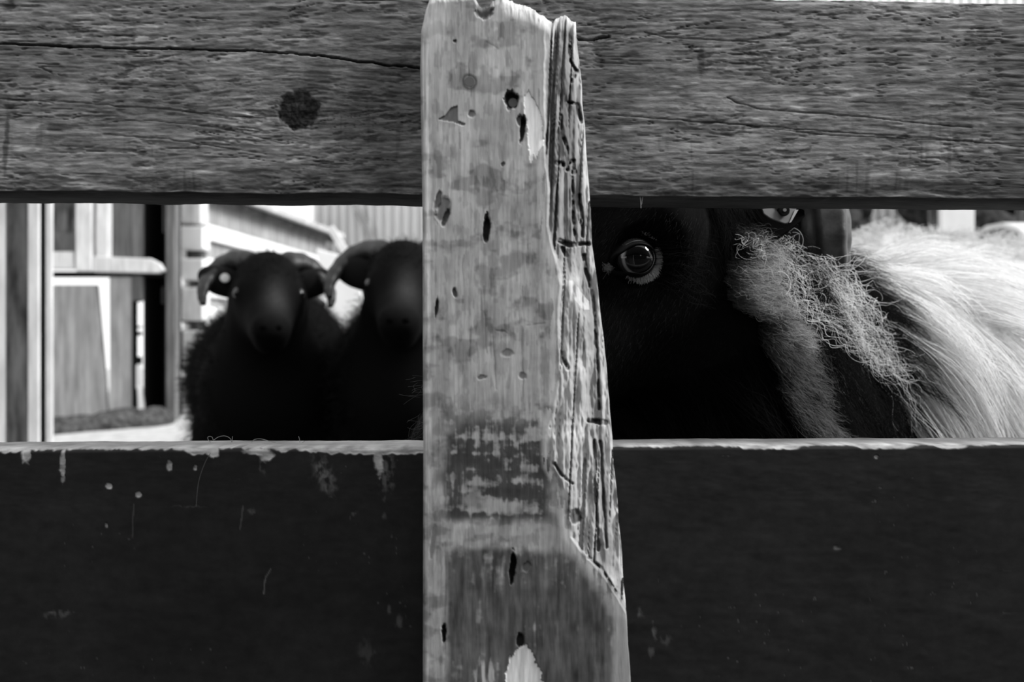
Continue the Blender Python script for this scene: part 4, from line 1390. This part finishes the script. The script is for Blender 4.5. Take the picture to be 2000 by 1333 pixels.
# dark doorway: a closed lean-to recess
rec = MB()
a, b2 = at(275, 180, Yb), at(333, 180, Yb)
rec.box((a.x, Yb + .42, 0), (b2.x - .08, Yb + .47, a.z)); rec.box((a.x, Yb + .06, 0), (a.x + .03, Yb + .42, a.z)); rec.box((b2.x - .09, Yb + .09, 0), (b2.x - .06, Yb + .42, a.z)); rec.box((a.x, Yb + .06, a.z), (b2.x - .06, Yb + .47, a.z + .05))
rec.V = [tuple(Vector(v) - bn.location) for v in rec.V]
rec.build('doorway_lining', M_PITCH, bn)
bpart('doorway_bar', M_DIMWOOD, [(296, 180, 311, 448)], .25, .05)
bpart('doorway_bar', M_DARKWOOD, [(284, 555, 296, 590), (296, 615, 309, 735)], .35, .05)
bpart('corner_post', M_DIMWOOD, [(327, 180, 345, VB)], -.04, .12)

# heap of dark litter along the foot of the wall
lt = MB()
pts = []
for i in range(40):
    t = i / 39
    u = 96 + t * 205
    yy = 6.75 + .75 * t
    c = at(u, 0, yy)
    r = random.uniform(.07, .11)
    lt.ball((c.x, yy + random.uniform(-.05, .05), .01), (r * 1.4, .32, r * random.uniform(.5, 1.0) + .06 * t), 11, 8)
o = lt.build('litter_heap', noise_mat('dark_litter', .02, .10, 18, (1, 1, 1), .95, .05, .8, .03), smooth=True)
tag(o, 'low bank of dark damp litter along the foot of the barn wall', 'litter', kind='stuff')

# outbuilding: wall runs away to the right, with rails and a roof edge
ob = empty('outbuilding', (-3.2, 9.6, 0))
tag(ob, 'pale boarded outbuilding with sloping roof line, behind the left black sheep', 'building')
p0 = Vector((-3.42, 8.98, 0)); dv = Vector((.47, 2.9, 0)).normalized(); nv = Vector((dv.y, -dv.x, 0))


def opart(name, mat, s0, s1, z0, z1, out, th):
    m = MB()
    q = [p0 + dv * s0 + nv * out, p0 + dv * s1 + nv * out, p0 + dv * s1 + nv * (out - th), p0 + dv * s0 + nv * (out - th)]
    P = [Vector((v.x, v.y, z0)) for v in q]
    m.prism(P, (0, 0, z1 - z0))
    m.V = [tuple(Vector(v) - ob.location) for v in m.V]
    return m.build(name, mat, ob, bevel=.008)


opart('wall', M_GREYWOOD, 0, 4.2, 0, 2.28, 0, .08)
opart('rail', M_WHITE, .35, 4.1, 1.82, 1.99, .06, .05)
opart('rail', M_WHITE, .30, 4.1, 1.47, 1.63, .05, .05)
opart('rail', M_PALEWOOD, .30, 4.1, 1.20, 1.38, .05, .05)
opart('rail', M_WHITE, .30, 4.1, .75, 1.10, .05, .05)
opart('rail', M_PALEWOOD, .30, 4.1, .25, .65, .05, .05)
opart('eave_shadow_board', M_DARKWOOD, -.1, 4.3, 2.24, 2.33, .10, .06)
rf = MB()
q = [p0 + dv * -.25 + nv * .22 + Vector((0, 0, 2.32)), p0 + dv * 4.4 + nv * .22 + Vector((0, 0, 2.32)), p0 + dv * 4.4 - nv * 1.4 + Vector((0, 0, 2.50)), p0 + dv * -.25 - nv * 1.4 + Vector((0, 0, 2.50))]
rf.prism(q, (0, 0, .07))
rf.V = [tuple(Vector(v) - ob.location) for v in rf.V]
rf.build('roof', noise_mat('pale_roof_sheet', .35, .55, 6, (1, 1, 1), .7, .2, .2, .003), ob)
# its corner: pale blocks one above the other with dark joints and round rail ends
for (u0, v0, u1, v1, mt) in ((338, 330, 352, 442, M_PALEWOOD), (352, 300, 392, 436, M_PALEWOOD), (350, 442, 396, 486, M_WHITE), (337, 480, 353, 505, M_WHITE), (350, 505, 396, 546, M_WHITE),
                             (353, 562, 396, 626, M_PALEWOOD), (356, 646, 392, 724, M_PALEWOOD), (356, 742, 392, 808, M_PALEWOOD)):
    m = MB(); slab(m, u0, v0, u1, v1, 8.7, .22)
    m.V = [tuple(Vector(v) - ob.location) for v in m.V]
    m.build('corner_block', mt, ob, bevel=.012)
for v in (553, 638, 734):
    m = MB()
    c = at(346, v, 8.66)
    m.tube([c, c + Vector((0, .3, 0))], .05, 16)
    m.V = [tuple(Vector(x) - ob.location) for x in m.V]
    m.build('rail_end', M_PALEWOOD, ob)
m = MB(); slab(m, 345, 300, 396, 812, 8.86, .1)
m.V = [tuple(Vector(v) - ob.location) for v in m.V]
m.build('corner_backing', M_DARKWOOD, ob)

# tall shed clad in pale corrugated sheet
Ys = 14.0
sh = empty('corrugated_shed', (4.0, Ys, 0))
tag(sh, 'tall shed clad in pale corrugated metal beyond the sheep', 'shed')
x0, x1, zt, zb = at(612, 0, Ys).x, 13.5, 6.9, 2.16
nx = 1500
xs = np.linspace(x0, x1, nx)
per = 17.5 / FPX * Ys
ph = (xs - x0) / per % 1
prof = -.085 * (ss(.05, .25, ph) - ss(.55, .75, ph))
Vs, Fs = [], []
for z in (zb, zt):
    for y in (0, .12):
        for i in range(nx): Vs.append((xs[i] - 4.0, (prof[i] if y == 0 else .12), z))
g = lambda l, k, i: (l * 2 + k) * nx + i
for i in range(nx - 1):
    Fs += [(g(0, 0, i), g(0, 0, i + 1), g(1, 0, i + 1), g(1, 0, i)), (g(0, 1, i + 1), g(0, 1, i), g(1, 1, i), g(1, 1, i + 1)),
           (g(1, 0, i), g(1, 0, i + 1), g(1, 1, i + 1), g(1, 1, i)), (g(0, 0, i + 1), g(0, 0, i), g(0, 1, i), g(0, 1, i + 1))]
Fs += [(g(0, 0, 0), g(1, 0, 0), g(1, 1, 0), g(0, 1, 0)), (g(0, 0, nx - 1), g(0, 1, nx - 1), g(1, 1, nx - 1), g(1, 0, nx - 1))]
link('cladding', mesh_from('cladding', np.array(Vs), np.array(Fs), False), noise_mat('pale_corrugated_metal', .74, .84, 2, (1, 1, .2), .5, .3, .05, .002), sh)
m = MB(); m.box((x0 - 4.0, -.02, 0), (x1 - 4.0, .16, zb)); m.build('plinth', noise_mat('grey_shed_plinth', .10, .2, 3), sh)
m = MB(); poly(m, [(686, 398), (698, 394), (742, 488), (730, 492)], Ys - .16, .06)
m.V = [tuple(Vector(v) - sh.location) for v in m.V]
m.build('brace', M_GREYWOOD, sh, bevel=.01)

# boards and a white sheet leaning in the yard
def leaner(name, label, cat, pts, Y, th, mat, lean):
    m = MB(); poly(m, pts, Y, th, lean)
    o = m.build(name, mat, None, bevel=.006, loc=at(sum(p[0] for p in pts) / len(pts), 0, Y) * 1.0)
    tag(o, label, cat)
    return o


V6 = HY + CAMZ * FPX / 6.0
leaner('leaning_board', 'long pale board leaning at a slant beside the white sheet', 'board', [(637, 446), (651, 440), (905, V6), (884, V6)], 6.0, .03, M_PALEWOOD, .12)
V5 = HY + CAMZ * FPX / 5.2
leaner('white_sheet', 'broad white panel leaning at a slant between the two facing black sheep', 'panel', [(617, 486), (668, 499), (692, 524), (790, V5), (700, V5)], 5.2, .03, M_WHITE, .10)

# ------------------------------------------------------------------ right: hedge and tractor beyond the flock
hd = MB()
for i in range(150):
    x = random.uniform(3.2, 11.5); r = random.uniform(.25, .6)
    hd.ball((x, random.uniform(11.0, 12.4), random.uniform(.3, 2.75 - r * .2)), (r, r * .8, r * .8), 9, 7)
o = hd.build('hedge', noise_mat('dark_hedge_leaves', .008, .06, 14, (1, 1, 1), .9, .1, 1.0, .05), smooth=True)
dm = bpy.data.textures.new('leaf_clumps', 'CLOUDS'); dm.noise_scale = .12
sb = o.modifiers.new('sub', 'SUBSURF'); sb.levels = sb.render_levels = 1
dp = o.modifiers.new('clumps', 'DISPLACE'); dp.texture = dm; dp.strength = .18; dp.mid_level = .5
tag(o, 'dark leafy hedge below the pale shed, beyond the white fleeces', 'hedge', kind='stuff')

tr = empty('tractor', (3.6, 7.2, 0), 0)
tag(tr, 'parked tractor seen from behind with pale mudguard and white cab panel', 'tractor')


def tpart(mb, name, mat, parent=tr, smooth=False, bevel=.01):
    return mb.build(name, mat, parent, smooth=smooth, bevel=bevel)


M_TYRE = principled('black_tyre', .012, .8, .2)[0]
M_MUD = principled('pale_mudguard', .62, .5, .3)[0]
M_TRAC = noise_mat('dull_grey_machine_paint', .10, .22, 3)
for cx in (.46, 1.16):
    w = MB()
    sec = [(.36, -.15), (.58, -.19), (.70, -.17), (.74, -.08), (.745, .0), (.74, .08), (.70, .17), (.58, .19), (.36, .15)]
    K = 40
    Vv = [(cx + y, .0 + r * math.cos(2 * math.pi * k / K), .75 + r * math.sin(2 * math.pi * k / K)) for k in range(K) for r, y in sec]
    ns = len(sec)
    Ff = [(k * ns + j, ((k + 1) % K) * ns + j, ((k + 1) % K) * ns + (j + 1) % ns, k * ns + (j + 1) % ns) for k in range(K) for j in range(ns)]
    w.add(Vv, Ff)
    ty = tpart(w, 'tyre', M_TYRE, smooth=True, bevel=0)
    hbm = MB(); hbm.tube([(cx - .10, 0, .75), (cx + .12, 0, .75)], .36, 24); tpart(hbm, 'hub', M_TRAC, bevel=0)
    g_ = MB()
    for k in range(9):
        a0 = math.radians(20 + k * 15); a1 = math.radians(20 + (k + 1) * 15)
        V8 = []
        for (aa) in (a0, a1):
            for rr in (.86, .90):
                for xx in (cx - .17, cx + .19): V8.append(Vector((xx, -rr * math.cos(aa), .75 + rr * math.sin(aa))))
        g_.add(V8, [(0, 1, 3, 2), (4, 6, 7, 5), (0, 4, 5, 1), (2, 3, 7, 6), (0, 2, 6, 4), (1, 5, 7, 3)])
    tpart(g_, 'mudguard', M_MUD, bevel=0)
    l_ = MB(); l_.tube([(cx + .10, -.80, 1.45), (cx + .10, -.74, 1.45)], [.045, .04], 16); tpart(l_, 'lamp', principled('lamp_glass', .7, .1, .5)[0], bevel=0)
bd = MB(); bd.box((.62, -.2, .55), (1.0, 1.9, 1.35)); tpart(bd, 'body', M_TRAC, bevel=.04)
cb = MB(); cb.box((-.36, .1, 1.05), (.66, 1.1, 1.52)); tpart(cb, 'side_box', M_TRAC, bevel=.04)
wp = MB(); wp.box((-.10, .02, 1.58), (.17, .10, 2.2)); tpart(wp, 'cab_panel', M_WHITE, bevel=.01)
cf = MB(); cf.box((-.16, .08, 1.5), (.62, 1.0, 1.57)); cf.box((-.16, .08, 1.5), (-.11, .14, 2.5)); cf.box((.56, .08, 1.5), (.62, .14, 2.5)); cf.box((-.2, .0, 2.5), (.66, 1.1, 2.58)); tpart(cf, 'cab_frame', M_DARKWOOD, bevel=.01)
for cx in (.55, 1.07):
    w = MB(); w.tube([(cx - .09, 1.75, .36), (cx - .07, 1.75, .36), (cx + .07, 1.75, .36), (cx + .09, 1.75, .36)], [.28, .36, .36, .28], 28); tpart(w, 'front_tyre', M_TYRE, bevel=0)

# ------------------------------------------------------------------ wool and straw caught on the fence
M_WISP = hair_mat('caught_wool', .30, .34, .2)


def wisp(name, label, strands, r, mat=M_WISP):
    """strands: lists of (u, v, Y)"""
    S = []
    for st in strands:
        p = chaikin([at(*q) for q in st], 3)
        S.append(p)
    c = S[0][0]
    mb = MB()
    for p in S: mb.tube(p, [r] * len(p), 6)
    o = mb.build(name, mat, None, smooth=True, loc=c)
    tag(o, label, 'wool strand')
    return o


Yw = .515
M_W2 = principled('loose_wool_strand', .22, .7, .2)[0]
wisp('wool_strand', 'looped wool strand on the bare lower plank edge under the left sheep', [[(420, 869, Yw), (407, 862, Yw), (405, 853, Yw), (415, 853, Yw), (416, 862, Yw), (425, 854, Yw), (440, 851, Yw), (452, 858, Yw), (453, 870, Yw)], [(453, 868, Yw), (454, 853, Yw)]], .00016, M_W2)
wisp('wool_strand', 'low arched wool strand on the lower plank edge, nearer the post', [[(488, 868, Yw), (495, 859, Yw), (508, 857, Yw), (525, 862, Yw), (545, 866, Yw)]], .00016, M_W2)
wisp('wool_strand', 'short upright wool strand on the lower plank edge between loops and post', [[(586, 868, Yw), (585, 858, Yw), (583, 853, Yw)], [(586, 867, Yw), (596, 862, Yw)]], .00016, M_W2)
Yf = .474
wisp('wool_strand', 'long thin wool strand hanging down the black plank face', [[(411, 886, Yf), (403, 898, Yf), (392, 925, Yf - .0004), (386, 950, Yf), (383, 990, Yf)]], .00014, principled('dim_wool_strand', .09, .8, .1)[0])
wisp('straw_stub', 'forked straw splinter hanging from the upper plank above the eye', [[(1249, 374, .496), (1251, 390, .496), (1252, 407, .496)], [(1257, 376, .496), (1254, 392, .496), (1253, 400, .496)]], .00025, principled('straw', .22, .7, .2)[0])


# ------------------------------------------------------------------ unseen dark wall added behind the lens, dims front light, shapes eye reflection
def add_block_wall():
    m = MB()
    for x0, x1, z0, z1 in ((-5, 1.25, 0, 1.6), (1.75, 6, 0, 1.6), (1.25, 1.75, 0, 1.0), (1.25, 1.75, 1.35, 1.6)):
        m.box((x0, -2.6, z0), (x1, -2.5, z1))
    o = m.build('light_block_wall', noise_mat('dark_block_wall_boards', .03, .08, 4, (5, 5, .5)))
    tag(o, kind='structure')


add_block_wall()
